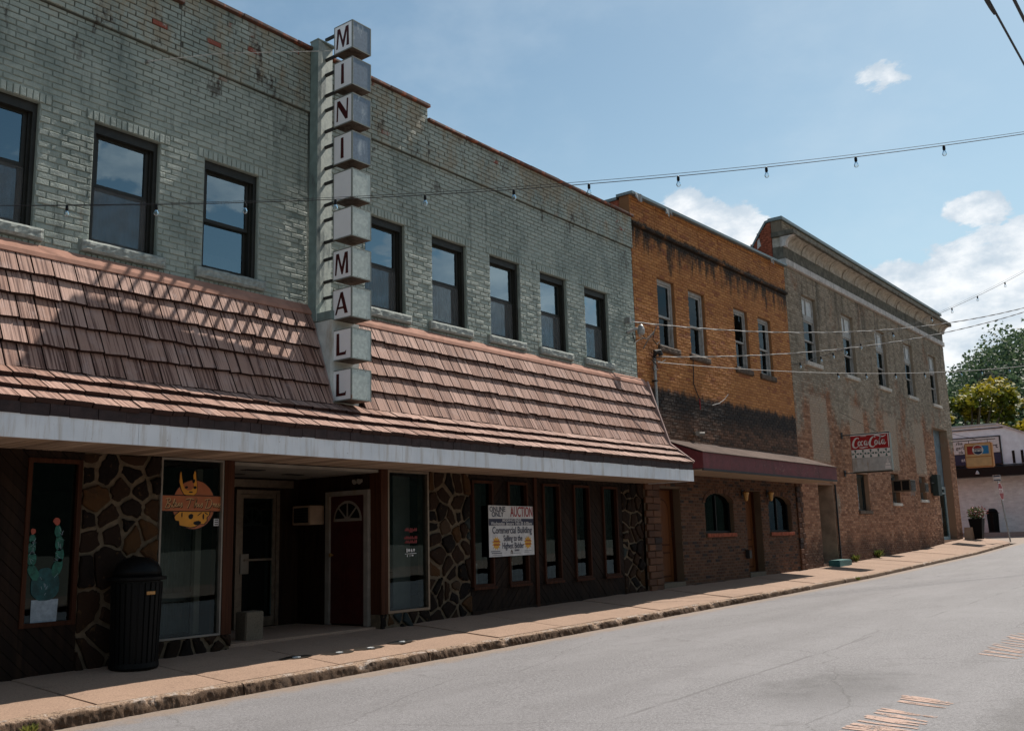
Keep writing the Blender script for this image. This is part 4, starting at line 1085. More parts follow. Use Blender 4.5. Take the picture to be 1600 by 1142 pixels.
poly_plate([smooth_blob(.045, .19, .022, .018, 10), smooth_blob(-.07, .19, .02, .014, 10), smooth_blob(.025, .265, .02, .022, 9, .2), smooth_blob(-.01, .135, .03, .008, 8)], 'black', lg, O, *FRONT, 'head_spots', 1, .006)
body = [(-.20, -.13), (-.155, -.10), (-.14, -.07), (.20, -.07), (.255, -.09), (.25, -.13), (.215, -.16), (.22, -.20), (.18, -.235), (.12, -.235), (.06, -.265), (0, -.275), (-.09, -.26), (-.145, -.25), (-.155, -.20), (-.20, -.195), (-.215, -.16)]
poly_plate([[(x_*1.06, -.16+(z_+.16)*1.09) for x_, z_ in body]], 'black', lg, O, *FRONT, 'body_outline', 1, .003)
poly_plate([body], 'logo_yellow', lg, O, *FRONT, 'body', 1, .004)
poly_plate([smooth_blob(0, -.15, .035, .03, 9, .15), smooth_blob(.09, -.225, .055, .025, 10, .1), smooth_blob(.17, -.15, .012, .035, 8), smooth_blob(-.12, -.13, .008, .03, 8), smooth_blob(.12, -.12, .04, .006, 8, 0, 1, .6), smooth_blob(.21, -.115, .03, .006, 8, 0, 1, -.5)], 'black', lg, O, *FRONT, 'body_spots', 1, .006)
poly_plate([[(-.405, -.095), (.445, -.095), (.445, .10), (-.405, .10)]], 'black', lg, O, *FRONT, 'banner_outline', 1, .007)
poly_plate([[(-.395, -.085), (.435, -.085), (.435, .09), (-.395, .09)]], 'logo_orange', lg, O, *FRONT, 'banner', 1, .008)
for dx_, dz_, mt_, l in ((.008, -.010, 'black', .0095), (0, 0, 'logo_gold', .0110)):
    mb = MB()
    def W(strokes, ox):
        for st_ in strokes: ribbon(mb, [(ox+p[0]+dx_, p[1]+dz_, p[2]) for p in st_], O, *FRONT, 1, nn=l)
    q = .009
    W([[(.03, .055, q), (.02, 0, q), (-.005, -.055, q)], [(.0, .05, q), (.05, .062, q), (.065, .035, q), (.025, .008, q), (.06, -.01, q*1.3), (.045, -.045, q), (-.01, -.05, q)]], -.345)
    W([[(0, -.04, q), (.04, .02, q), (.045, .055, q), (.03, .03, q), (.02, -.035, q), (.05, -.03, q), (.07, .0, q), (.055, .012, q), (.05, -.03, q), (.08, -.03, q), (.105, .01, q), (.10, -.03, q*1.2), (.085, -.035, q), (.12, -.02, q), (.14, .012, q), (.14, -.03, q*1.2), (.12, -.04, q)]], -.27)
    W([[(-.03, .05, q), (.03, .06, q*1.2), (.08, .05, q)], [(.035, .058, q), (.02, 0, q), (-.005, -.05, q)]], -.05)
    W([[(0, -.04, q), (.03, .03, q), (.035, .055, q), (.015, .0, q), (.008, -.04, q), (.03, .0, q), (.045, .0, q), (.04, -.035, q), (.06, -.02, q), (.075, .005, q), (.07, -.035, q), (.095, -.02, q), (.115, .01, q), (.115, -.03, q*1.2), (.095, -.04, q)]], .03)
    W([[(.02, .05, q), (.01, 0, q), (-.01, -.05, q)], [(-.02, .045, q), (.045, .06, q), (.08, .02, q*1.3), (.05, -.04, q), (-.015, -.05, q)]], .20)
    W([[(0, -.01, q), (.015, .008, q), (.01, -.035, q), (.02, -.005, q), (.035, .005, q), (.03, -.03, q), (.05, -.02, q), (.06, .005, q), (.045, -.005, q), (.05, -.033, q), (.075, -.02, q), (.09, .012, q), (.09, -.03, q*1.2), (.075, -.038, q), (.10, -.02, q), (.12, .012, q), (.12, -.03, q*1.2), (.10, -.04, q)]], .29)
    B(mb, 'lettering', mt_, lg)
st = thing('window_sticker', (7.15, SY+.02, .3), 'small white printed sticker near the edge of the logo window', 'sticker')
poly_plate([[(0, 0), (.07, 0), (.07, .085), (0, .085)]], 'sign_white', st, (7.11, SY+.022, .26), *FRONT, 'sticker', 1, .002)
for q in range(3): poly_plate([[(.01, .012+.026*q), (.06, .012+.026*q), (.06, .024+.026*q), (.01, .024+.026*q)]], 'iron', st, (7.11, SY+.019, .26), *FRONT, 'print_line', 1, .001)
dc = thing('window_decal', (10.45, SY+.02, -.2), 'faded red lettering above small white symbols on the narrow shop window', 'sign')
O = (10.52, SY+.022, .0)
for q, (zz, ww) in enumerate(((.18, .26), (.16, .08), (.065, .28), (.005, .26))):
    n = 9; poly_plate([[(-ww/2+ww*i/n, zz-.014), (-ww/2+ww*(i+.7)/n, zz-.014), (-ww/2+ww*(i+.7)/n, zz+.012*(1+(i*7 % 3))), (-ww/2+ww*i/n, zz+.012*(1+(i*5 % 3)))] for i in range(n)], 'decal_red', dc, O, *FRONT, 'lettering', 1, .002)
poly_plate([[(-.10, -.14), (-.075, -.14), (-.075, -.085), (-.10, -.085)], smooth_blob(-.045, -.11, .022, .024, 10, .3, 2), [(-.01, -.135), (.03, -.135), (.02, -.10), (.01, -.085), (0, -.10)], [(.04, -.10), (.05, -.088), (.06, -.095), (.07, -.088), (.08, -.10), (.06, -.14)], [(-.13, -.165), (.11, -.160), (.11, -.152), (-.13, -.157)], [(-.09, -.205), (-.075, -.205), (-.075, -.175), (-.09, -.175)], [(-.03, -.2), (-.02, -.2), (-.02, -.172), (-.03, -.172)], [(.01, -.195), (.045, -.195), (.045, -.175), (.01, -.175)]], 'sign_white', dc, O, *FRONT, 'symbols', 1, .002)

# auction banner
an = thing('auction_sign', (12.85, SY-.05, -.27), 'white auction notice board with red heading hung over slit windows', 'sign')
ZX0, ZX1, ZA, ZB = 12.25, 13.46, -.265, .565
O = (12.855, SY-.041, .15)
board = poly_plate([[(-.605, -.415), (.605, -.405), (.59, .40), (-.605, .41)]], 'sign_white', an, O, *FRONT, 'board', 1, .008)
poly_plate([[(-.605, .085), (.593, .085), (.592, .195), (-.605, .195)]], 'auction_navy', an, O, *FRONT, 'date_strip', 1, .002, .0085)
T = lambda s_, sz, mt_, x_, z_, sx=1.: text(s_, sz, mt_, an, (O[0]+x_, O[1]-.0115, O[2]+z_), *FRONT, sx=sx, ext=.0008)
T('ONLINE', .115, 'auction_navy', -.375, .345, 1.0); T('ONLY', .115, 'auction_navy', -.375, .262, 1.0); T('AUCTION', .235, 'auction_red', .275, .30, .58)
T('BIDDING ENDS', .062, 'sign_white', 0, .167, 1.2); T('Wednesday, January 14th @ 6:00pm', .078, 'sign_white', 0, .115, .95)
T('Commercial Building', .155, 'auction_navy', .01, .005, .82); T('Selling to the', .135, 'auction_navy', .02, -.125, .72); T('Highest Bidder', .135, 'auction_navy', .02, -.245, .72)
for cx_ in (-.42, .43):
    st_ = [((.115 if k % 2 else .075)*math.cos(k*math.pi/12)+cx_, (.115 if k % 2 else .075)*math.sin(k*math.pi/12)-.20) for k in range(24)]
    poly_plate([st_], 'burst', an, O, *FRONT, 'starburst', 1, .002, .0085)
    poly_plate([[(cx_-.07+.026*i, -.20+dz), (cx_-.052+.026*i, -.20+dz), (cx_-.052+.026*i, -.175+dz), (cx_-.07+.026*i, -.175+dz)] for dz in (.02, -.035) for i in range(6)], 'auction_red', an, O, *FRONT, 'small_print', 1, .001, .0108)
poly_plate([[(x_+.022*i, z_), (x_+.015+.022*i, z_), (x_+.015+.022*i, z_+h_), (x_+.022*i, z_+h_)] for (x_, z_, n_, h_) in ((-.56, -.335, 11, .016), (-.54, -.365, 12, .018), (-.52, -.39, 11, .008), (.06, -.335, 6, .03), (.0, -.37, 10, .008), (.33, -.335, 9, .008), (.33, -.36, 6, .008)) for i in range(n_)], 'auction_navy', an, O, *FRONT, 'small_print', 1, .001, .0085)
poly_plate([[(-.05, -.375), (-.03, -.375), (-.03, -.34), (-.015, -.34), (-.015, -.375), (.005, -.375), (.005, -.335), (-.022, -.305), (-.05, -.335)]], 'brown_sill', an, O, *FRONT, 'house_mark', 1, .001, .0085)

# ------------------------------------------------------------------ mini mall sign
ms = thing('projecting_sign', (8.6, -.4, 1.8), 'vertical projecting sign of ten stacked cube boxes lettered MINI MALL', 'sign')
box('pylon', 'pylon', ms, 8.43, 8.437, -.2, -.042, 2.95, 7.03); B(MB().prism([(8.4372, -.198), (8.50, -.198), (8.76, -.130), (8.76, -.042), (8.4372, -.042)], 'z', 2.95, 7.03), 'pylon_core', 'pylon_front', ms)
box('pylon_cap', 'pylon', ms, 8.425, 8.765, -.205, -.03, 7.032, 7.05); box('pylon_foot', 'pylon_low', ms, 8.46, 8.97, -.47, -.06, 1.62, 2.94, .006); box('pylon_foot_trim', 'pylon', ms, 8.455, 8.80, -.475, -.055, 2.945, 3.06)
BX0, BX1, BY0, BY1 = 8.515, 8.865, -.81, -.44
GL = {  # letters as stroke polygons in a unit square (height 1)
 'M': [[(.0, 0), (.10, 0), (.21, .78), (.47, .0), (.56, 0), (.80, .80), (.76, 0), (.95, 0), (.91, 1), (.70, 1), (.49, .34), (.27, 1), (.08, 1)]],
 'I': [[(.0, 0), (.22, 0), (.20, 1), (.02, 1)]],
 'N': [[(.0, 0), (.10, 0), (.13, .72), (.66, 0), (.82, 0), (.86, 1), (.76, 1), (.73, .36), (.24, 1), (.05, 1)]],
 'A': [[(.0, 0), (.11, 0), (.20, .27), (.60, .27), (.68, 0), (.90, 0), (.55, 1), (.38, 1)], ],
 'L': [[(.0, 0), (.66, 0), (.70, .20), (.60, .13), (.22, .12), (.20, 1), (.02, 1)]]}
wid = {'M': .95, 'I': .22, 'N': .86, 'A': .90, 'L': .70}
for k, ch in enumerate('MINI  MALL'):
    zt = [7.15, 6.605, 6.07, 5.52, 4.985, 4.45, 3.885, 3.345, 2.79, 2.25][k]; zb = zt-.415; e = .014
    bx_ = B(MB().box(BX0+.004, BX1-.001, BY0+.004, BY1-.001, zb+.003, zt-.003), 'sign_box', 'box_under', ms)
    box('front_panel', 'box_blue' if k < 4 else 'box_pale', bx_, BX0+e, BX1-e, BY0-.001, BY0+.003, zb+e, zt-e)
    mb = MB()
    for (ya, yb, za, zb2) in ((BY0, BY0+e, zb, zt), (BY1-e, BY1, zb, zt), (BY0+e, BY1-e, zt-e, zt), (BY0+e, BY1-e, zb, zb+e)):
        mb.box(BX0-.004, BX0+.003, ya, yb, za, zb2)
    for (xa, xb2, za, zb2) in ((BX0+.003, BX0+e, zb, zt), (BX1-e, BX1, zb, zt), (BX0+e, BX1-e, zt-e, zt), (BX0+e, BX1-e, zb, zb+e)):
        mb.box(xa, xb2, BY0-.004, BY0+.003, za, zb2)
    B(mb, 'edge_frame', 'box_edge', bx_)
    box('letter_panel', 'acrylic', bx_, BX0-.001, BX0+.003, BY0+e, BY1-e, zb+e, zt-e)
    mb = MB()
    for (u, v) in ((.3, .93), (.72, .93), (.28, .06), (.75, .07)): mb.box(BX0+.35*u-.006, BX0+.35*u+.006, BY0-.003, BY0, zb+.415*v-.006, zb+.415*v+.006)
    B(mb, 'rivet', 'box_edge', bx_)
    if ch in GL:
        h = .295; w_ = wid[ch]*h*.92
        polys = [[((p[0]/wid[ch]-.5)*w_, (p[1]-.5)*h) for p in pl] for pl in GL[ch]]
        if ch == 'A':
            s_ = lambda pts: [((p[0]/wid[ch]-.5)*w_, (p[1]-.5)*h) for p in pts]
            polys = [s_([(0, 0), (.11, 0), (.47, .86), (.38, 1), (.36, .92)]), s_([(.68, 0), (.90, 0), (.55, 1), (.38, 1), (.42, .78)]), s_([(.17, .24), (.62, .24), (.60, .33), (.21, .33)])]
        poly_plate(polys, 'letter', bx_, (BX0-.0012, (BY0+BY1)/2+.01, (zt+zb)/2+.005), *WEST, 'letter', 1, .003)
    for zz in (zt-.05, zb+.05):
        deep = -.165 if zz > 2.95 else -.465
        B(MB().box(8.585, 8.62, BY1-.002, deep, zz-.018, zz+.018), 'bracket', 'iron', ms)

# ------------------------------------------------------------------ orange brick building
Og = thing('commercial_building', (21.4, .1, -1.02), 'two-storey orange brick building with maroon awning and sooty stains', 'building')
OX0, OX1 = 17.225, 25.63
ow = [(18.25, 19.02), (19.70, 20.50), (22.10, 22.90), (23.56, 24.36)]; OZ0, OZ1 = 4.05, 5.58
holes = [(a, b, OZ0, OZ1) for a, b in ow]
wall = backing('upper_wall', 'orange_mortar', Og, OX0, OX1, 1.45, 6.53, 0, holes)
brick_wall(wall, OX0, OX1, 1.45, 6.52, 0, holes+[(a-.1, b+.1, OZ0-.13, OZ0) for a, b in ow], 'orange', indiv=300, jit=.0015, inframe=lambda b: b[2] > 3.1, zbase=.02)
p_ = box('ledge', 'orange_mortar', Og, OX0, OX1, -.055, .24, 6.535, 6.60)
brick_wall(p_, OX0, OX1, 6.53, 6.605, -.068, [], 'orange')
top = lambda x: 7.19+.02*(x-OX0)
p_ = B(MB().prism([(OX0, 6.602), (OX1, 6.602), (OX1, top(OX1)), (OX0, top(OX0))], 'y', .012, .25), 'parapet', 'orange_mortar', Og)
for k in range(8):
    a, b = OX0+(OX1-OX0)*k/8, OX0+(OX1-OX0)*(k+1)/8; brick_wall(p_, a, b, 6.605, top((a+b)/2)-.09, 0, [], 'orange', phase=.1); rowlock(p_, 'orange', a, b, top((a+b)/2)-.09, top((a+b)/2)+.0, -.008)
for k in range(4):
    a, b = OX0-.04+(OX1-OX0+.06)*k/4, OX0-.04+(OX1-OX0+.06)*(k+1)/4
    B(MB().prism([(a, top(a)+.0), (b-.004, top(b)+.0), (b-.004, top(b)+.06), (a, top(a)+.06)], 'y', -.10, .30, rng.random()), 'coping', 'coping_grey', Og)
for (xx, zz) in ((17.3, 7.19), (18.62, 7.17), (24.4, 7.28)):
    mb = MB()
    for q in range(4): a = xx+.06*q; mb.face([(a, -.105-rng.uniform(0, .05), zz+.05), (a+.06, -.105-rng.uniform(0, .05), zz+.04), (a+.05+rng.uniform(-.02, .02), -.11-rng.uniform(0, .06), zz-rng.uniform(.06, .15)), (a-.01, -.11-rng.uniform(0, .06), zz-rng.uniform(.05, .13))], .5)
    B(mb, 'torn_flashing', 'steel', Og)
for a, b in ow:
    wn = sash_window(Og, a+.005, b-.005, OZ0+.004, OZ1-.004, .075, 'frame_pale', 'darkglass', mid=.46, fr=.06)
    rock_sill(wn, a-.09, b+.09, OZ0-.13, OZ0, -.05, 'brown_sill', .01)
for nm, a in (('side_wall', (OX0+.0, OX0+.22, .26, 14, -1.3, 7.13)), ('side_wall', (OX1-.2, OX1-.004, .26, 14, -1.3, 7.1)), ('back_wall', (OX0+.23, OX1-.21, 13.7, 14, -1.3, 7.0)), ('roof', (OX0+.23, OX1-.21, .262, 13.69, 6.6, 6.8)), ('upper_floor', (OX0+.23, OX1-.21, .262, 13.69, 1.4, 3.6)), ('floor', (OX0+.23, OX1-.21, .3, 13.69, -1.6, -1.02))):
    box(nm, 'red_brick' if nm == 'side_wall' else 'room', Og, *a)
box('side_coping', 'coping_grey', Og, OX0-.03, OX0+.26, .302, 14, 7.135, 7.20)

# shop front under the awning (brown brick, two doors, two arched windows)
SZ1 = 1.452
dholes = [(17.84, 18.76, -1.4, .98), (22.02, 22.92, -1.4, 1.02)]
aw = [(19.89, 21.34, .03), (23.38, 24.82, .02)]
def arch_pts(x0, x1, z0, zs, zc, n=14): return [(x0, z0), (x1, z0)]+[((x0+x1)/2+(x1-x0)/2*math.cos(a), zs+(zc-zs)*math.sin(a)) for a in lin(0, math.pi, n)]
hol = dholes+[(a-.0, b+.0, z, .70) for a, b, z in aw]
sf = backing('shop_wall', 'shop_mortar', Og, OX0+.003, OX1, -1.35, SZ1-.004, .0, dholes+[(a, b, z, .93) for a, b, z in aw], .22)
steps = []
for a, b, z in aw:                                   # bricks cut to the arch curve
    for k in range(6):
        h0 = .70+.038*k; f_ = math.sqrt(max(0, 1-((h0-.70+.019)/.23)**2)); c_ = (a+b)/2
        steps.append((c_-(b-a)/2*f_, c_+(b-a)/2*f_, h0, h0+.038))
quo = [(OX0, 17.82, -1.35, SZ1), (25.20, OX1, -1.35, SZ1)]
brick_wall(sf, OX0+.003, OX1, -1.35, SZ1-.004, 0, dholes+[(a, b, z, .705) for a, b, z in aw]+steps+[(a-.02, b+.02, z-.1, z) for a, b, z in aw]+quo, 'shop', L=.21, H=.068, lo=lambda x: wallz(x), joint=.013)
for q, (a, b, _, _) in enumerate(quo):               # toothed quoin piers
    k = 0; z = -1.25; mb = MB()
    while z < SZ1-.1:
        o_ = .05 if k % 2 else 0
        brick_verts(mb, a+.006+(o_ if q == 0 else 0), (a+b)/2-.005, z+.006, min(z+.136, SZ1)-.006, -.035-.012*(k % 2), rng.random(), .003, .01, .05)
        brick_verts(mb, (a+b)/2+.005, b-.006-(o_ if q else .0), z+.006, min(z+.136, SZ1)-.006, -.03-.012*((k+1) % 2), rng.random(), .003, .01, .05)
        z += .136; k += 1
    B(mb, 'quoin', 'shop', Og)
for a, b, z in aw:
    wn = B(MB().box(a, b, .10, .16, z, z+.05).box(a, a+.05, .10, .16, z+.05, .72).box(b-.05, b, .10, .16, z+.05, .72).box((a+b)/2-.02, (a+b)/2+.02, .10, .16, z+.05, .88), 'arched_window', 'black', Og)
    poly_plate([arch_pts(a, b, z+.02, .70, .925)], 'darkglass', wn, (0, .135, 0), *FRONT, 'pane', 1, .004)
    # spandrels that close the square opening down to the arch
    c_ = (a+b)/2; mb = MB()
    for s_ in (-1, 1):
        pts = [(c_+s_*(b-a)/2, .935), (c_+s_*(b-a)/2, .70)]+[(c_+s_*(b-a)/2*math.cos(t_), .70+.23*math.sin(t_)) for t_ in lin(.1, math.pi/2, 8)]+[(c_, .935)]
        mb.prism(pts if s_ < 0 else pts[::-1], 'y', .013, .2, .5)
    B(mb, 'spandrel', 'shop_mortar', wn)
    mb = MB(); n = 17
    for k in range(n):                               # arch of bricks on end
        t0, t1 = math.pi*(k+.06)/n, math.pi*(k+.94)/n; q = lambda t_, e: (c_+((b-a)/2+e)*math.cos(t_), .70+(.23+e)*math.sin(t_))
        mb.prism([q(t0, 0.002), q(t1, 0.002), q(t1, .10), q(t0, .10)], 'y', -.012, .02, rng.random())
    B(mb, 'brick_arch', 'shop', wn)
    s0 = B(MB().box(a-.02, b+.02, -.03, .1, z-.095, z-.002), 'sill', 'shop_mortar', wn)
    rowlock(s0, 'red_brick', a-.02, b+.02, z-.095, z-.002, -.045, .075)
for i, (a, b, z0, z1) in enumerate(dholes):
    zf = wallz(a)+.10; Yd = .24
    dd = thing('door', ((a+b)/2, Yd, zf), ['carved wooden door with arched panel beside the stone pier', 'wooden shop door between the two arched windows'][i], 'door')
    box('door_leaf', 'doorwood', dd, a+.03, b-.03, Yd, Yd+.04, zf, z1-.03); box('threshold', 'block', dd, a+.002, b-.002, -.02, .3, zf-.3, zf-.004)
    B(MB().box(a+.001, a+.03, Yd-.06, Yd+.05, zf, z1).box(b-.03, b-.001, Yd-.06, Yd+.05, zf, z1).box(a+.03, b-.03, Yd-.06, Yd+.05, z1-.03, z1), 'door_frame', 'redwood', dd)
    c_ = (a+b)/2; w_ = (b-a)/2-.14
    for e, mt_, l in ((0, 'redwood', .006), (.035, 'doorwood', .014)):
        poly_plate([arch_pts(c_-w_+e, c_+w_-e, zf+.75+e, z1-.48, z1-.20-e)], mt_, dd, (0, Yd, 0), *FRONT, 'arched_panel', 1, l)
        poly_plate([[(c_-w_+e, zf+.10+e), (c_+w_-e, zf+.10+e), (c_+w_-e, zf+.62-e), (c_-w_+e, zf+.62-e)]], mt_, dd, (0, Yd, 0), *FRONT, 'lower_panel', 1, l)
    B(MB().tube([(b-.09, Yd-.002, zf+.93), (b-.09, Yd-.05, zf+.95), (b-.09, Yd-.05, zf+1.03), (b-.09, Yd-.002, zf+1.06)], .009, 8), 'handle', 'iron', dd)
for i, (px_, py_) in enumerate(((1163, 775), (1202, 775))):
    P = onY(px_, py_, -.06); wl = thing('wall_lantern', P, 'small brass wall lantern '+('between the first arched window and the door' if i == 0 else 'between the wooden door and the last arched window'), 'lantern')
    B(MB().box(P.x-.05, P.x+.05, -.02, -.004, P.z-.02, P.z+.16), 'back_plate', 'iron', wl); B(MB().tube([(P.x, -.02, P.z+.12), (P.x, -.08, P.z+.14), (P.x, -.10, P.z+.10)], .009, 8), 'arm', 'iron', wl)
    B(MB().lathe((P.x, -.10, P.z-.12), [(.02, 0), (.045, .03), (.06, .14), (.085, .20), (.07, .215), (.02, .24)], 10), 'shade', 'brass', wl)
ml = thing('mail_box', (22.08, -.03, -.45), 'small black letter box beside the wooden shop door', 'mailbox')
B(MB().bbox(21.84, 21.99, -.10, -.004, -.58, -.40, .01), 'casing', 'iron', ml); box('lid', 'black', ml, 21.835, 21.995, -.105, -.004, -.398, -.385)

# maroon awning
AX0, AX1, AY = 17.93, 25.62, -1.0
av = B(MB().prism([(AY+.02, 1.315), (AY+.02, 1.64), (-.02, 1.985), (-.02, 1.315)], 'x', AX0+.02, AX1-.02), 'awning', 'iron', Og)
for k in range(6):
    a, b = AX0+(AX1-AX0)*k/6, AX0+(AX1-AX0)*(k+1)/6; B(MB().box(a+.002, b-.002, AY-.005, AY+.018, 1.33, 1.652, rng.random()), 'fascia_panel', 'maroon', av)
n = 14
for k in range(n):
    a, b = AX0-.02+(AX1-AX0+.04)*k/n, AX0-.02+(AX1-AX0+.04)*(k+1)/n
    B(MB().prism([(AY-.03, 1.648), (-.004, 2.005), (-.004, 2.022), (AY-.03, 1.666)], 'x', a+.004, b-.004, rng.random()), 'roof_sheet', 'awning_roof', av)
box('bottom_trim', 'iron', av, AX0, AX1, AY-.012, AY+.03, 1.285, 1.328); box('soffit', 'awn_soffit', av, AX0+.03, AX1-.03, AY+.032, -.006, 1.285, 1.312)
for xx in (AX0, AX1-.019): B(MB().prism([(AY+.019, 1.33), (AY+.019, 1.645), (-.022, 1.99), (-.022, 1.33)], 'x', xx+.0005, xx+.0185), 'end_panel', 'maroon', av)
r2 = random.Random(3); mb = MB()
for k in range(46):                                  # ghost of removed lettering: scraps of adhesive
    xx = r2.uniform(20.9, 24.6); zz = r2.uniform(1.40, 1.57); s_ = r2.uniform(.006, .02); mb.face([(xx, AY-.0065, zz), (xx+s_, AY-.0065, zz+r2.uniform(-.01, .01)), (xx+s_*.8, AY-.0065, zz+s_*1.6), (xx-.004, AY-.0065, zz+s_*1.2)], .5)
B(mb, 'adhesive_scraps', 'faded', av)

# ------------------------------------------------------------------ tan brick building with cornice
Tn = thing('commercial_building', (34, .1, -.8), 'tall weathered tan brick building with white band and deep cornice', 'building')
TX0, TX1 = 25.64, 42.45
tw = [(26.80+3.285*k, 26.80+3.285*k+1.10) for k in range(5)]; TZ0, TZ1 = 4.82, 6.80
lw = [(30.2, 31.3, .60, 1.74), (33.68, 34.52, .88, 1.86), (36.98, 37.82, 1.04, 1.88)]
bays = [(26.88, 28.12, -1.5, 1.31), (39.55, 41.62, -1.5, 3.87)]
holes = [(a, b, TZ0, TZ1) for a, b in tw]+[(l[0], l[1], l[2], l[3]) for l in lw]+bays
wall = backing('front_wall', 'tan_mortar', Tn, TX0, TX1, -1.5, 7.42, 0, holes, .30)
brick_wall(wall, TX0, TX1, -1.45, 7.41, 0, holes+[(a-.08, b+.08, TZ0-.13, TZ0) for a, b in tw]+[(l[0]-.06, l[1]+.06, l[2]-.11, l[2]) for l in lw], 'tan', jit=.002, yj=.004, lo=lambda x: wallz(x), H=.0715)
for a, b, z, _ in []: pass
for a, b in tw:
    wn = sash_window(Tn, a+.005, b-.005, TZ0+.004, 6.16, .10, 'frame_pale', 'darkglass', mid=.5, fr=.06)
    tr = MB().box(a+.006, b-.006, .10, .18, 6.162, 6.25).box(a+.006, a+.06, .10, .18, 6.25, 6.79).box(b-.06, b-.006, .10, .18, 6.25, 6.79).box(a+.06, b-.06, .10, .18, 6.72, 6.79).box((a+b)/2-.02, (a+b)/2+.02, .10, .18, 6.25, 6.72)
    B(tr, 'transom_frame', 'frame_pale', wn); box('transom_pane', 'winlight', wn, a+.061, (a+b)/2-.021, .135, .14, 6.251, 6.719); box('transom_pane', 'winlight', wn, (a+b)/2+.021, b-.061, .135, .14, 6.251, 6.719)
    B(MB().bbox(a-.08, b+.08, -.06, .098, TZ0-.125, TZ0-.002, .012, 0, .006), 'sill', 'white_sill', wn)
for i, (a, b, z0, z1) in enumerate(lw):
    wn = sash_window(Tn, a+.004, b-.004, z0+.004, z1-.004, .14, 'frame' if i == 0 else 'frame_worn', mid=.5 if i else .02, fr=.05)
    B(MB().bbox(a-.06, b+.06, -.05, .138, z0-.105, z0-.002, .012, 0, .006), 'sill', 'white_sill' if i else 'brown_sill', wn)
    if i == 0: box('shutter_board', 'darkgreen', wn, a+.06, b-.06, .26, .28, z0+.05, z1-.05)
for k, (pxa, dpt) in enumerate(((33.86, .55), (37.1, .14))):
    z0 = 1.24 if k == 0 else 1.3; wd = .62 if k == 0 else .5; h = .40 if k == 0 else .34
    ac = thing('air_conditioner', (pxa+.3, -.2, z0), ['large box air conditioner jutting out of the middle ground-floor window', 'air conditioner set into the small window by the dark box'][k], 'air conditioner')
    B(MB().bbox(pxa, pxa+wd, -dpt, .13, z0, z0+h, .012), 'casing', 'alu', ac)
    box('grille', 'black', ac, pxa+.04, pxa+wd-.04, -dpt-.006, -dpt-.001, z0+.04, z0+h-.04)
    if k == 0:
        for q in range(2): box('side_grille', 'black', ac, pxa-.006, pxa-.001, -dpt+.04+.27*q, -dpt+.27+.27*q, z0+.04, z0+h-.04)
        for q in range(5): box('drip_strip', 'steel', ac, pxa+.05+.11*q, pxa+.07+.11*q, -dpt+.02, -dpt+.03, z0-.16+.03*(q % 3), z0-.001)
    for q in range(6): box('slat', 'frame_worn', ac, pxa+.05, pxa+wd-.05, -dpt-.012, -dpt-.007, z0+.06+.045*q, z0+.07+.045*q)
pbx = thing('meter_box', (38.5, -.1, 1.2), 'tall dark green metal box on a bracket beside the doorway bay', 'box')
B(MB().bbox(38.42, 38.95, -.26, -.05, 1.20, 1.98, .015), 'casing', 'darkgreen', pbx); box('bracket', 'iron', pbx, 38.0, 38.41, -.16, -.12, 1.64, 1.68); box('back_plate', 'iron', pbx, 38.4, 38.97, -.049, -.006, 1.3, 1.9)
# door bays
b0 = bays[0]; db = B(MB().box(b0[0]+.002, b0[1]-.002, .95, 1.0, -1.2, b0[3]).box(b0[0]-.06, b0[0]+.001, .301, .95, -1.2, b0[3]+.05), 'door_bay', 'black', Tn)
box('jamb_panel', 'jamb', db, b0[1]-.03, b0[1]-.004, .02, .948, wallz(27.5), b0[3]-.005); box('bay_ceiling', 'room', db, b0[0]-.05, b0[1]+.04, .301, 1.0, b0[3]+.001, b0[3]+.05); box('bay_floor', 'concrete', db, b0[0]-.05, b0[1]+.02, .0, .95, -1.3, wallz(27.5)+.05)
box('jamb_panel', 'jamb', db, b0[1]+.001, b0[1]+.05, .301, 1.0, -1.2, b0[3]); box('bay_door', 'room', db, b0[0]+.15, b0[1]-.15, .92, .948, wallz(27.5)+.06, b0[3]-.06)
box('drain_pipe', 'iron', Tn, 28.15, 28.19, -.05, -.012, wallz(28.2), 1.33)
b1 = bays[1]; eb = B(MB().box(b1[0]+.003, b1[1]-.003, .31, .36, 1.64, b1[3]-.003), 'entry_panel', 'bluegrey', Tn)
box('entry_floor', 'concrete', Tn, b1[0]+.003, b1[1]-.003, .02, .6, -.9, wallz(40.6)+.06)
ed = thing('door', (40.6, .3, -.45), 'narrow glass door with pale frame under tall blue-grey panel', 'door')
zf = wallz(40.6)+.065
B(MB().box(b1[0]+.01, b1[0]+.11, .28, .36, zf, 1.63).box(b1[1]-.11, b1[1]-.01, .28, .36, zf, 1.63).box(40.55, 40.63, .28, .36, zf, 1.33).box(b1[0]+.11, b1[1]-.11, .28, .36, 1.52, 1.63).box(b1[0]+.11, b1[1]-.11, .28, .36, 1.33, 1.40).box(b1[0]+.11, b1[1]-.11, .28, .36, zf, zf+.12), 'door_frame', 'tin', ed)
for a, b in ((b1[0]+.11, 40.55), (40.63, b1[1]-.11)): box('pane', 'shopglass', ed, a, b, .31, .316, zf+.12, 1.33); box('transom_pane', 'shopglass', ed, a, b, .31, .316, 1.40, 1.52)
box('pull_bar', 'steel', ed, 40.5, 40.53, .23, .25, .2, .8)
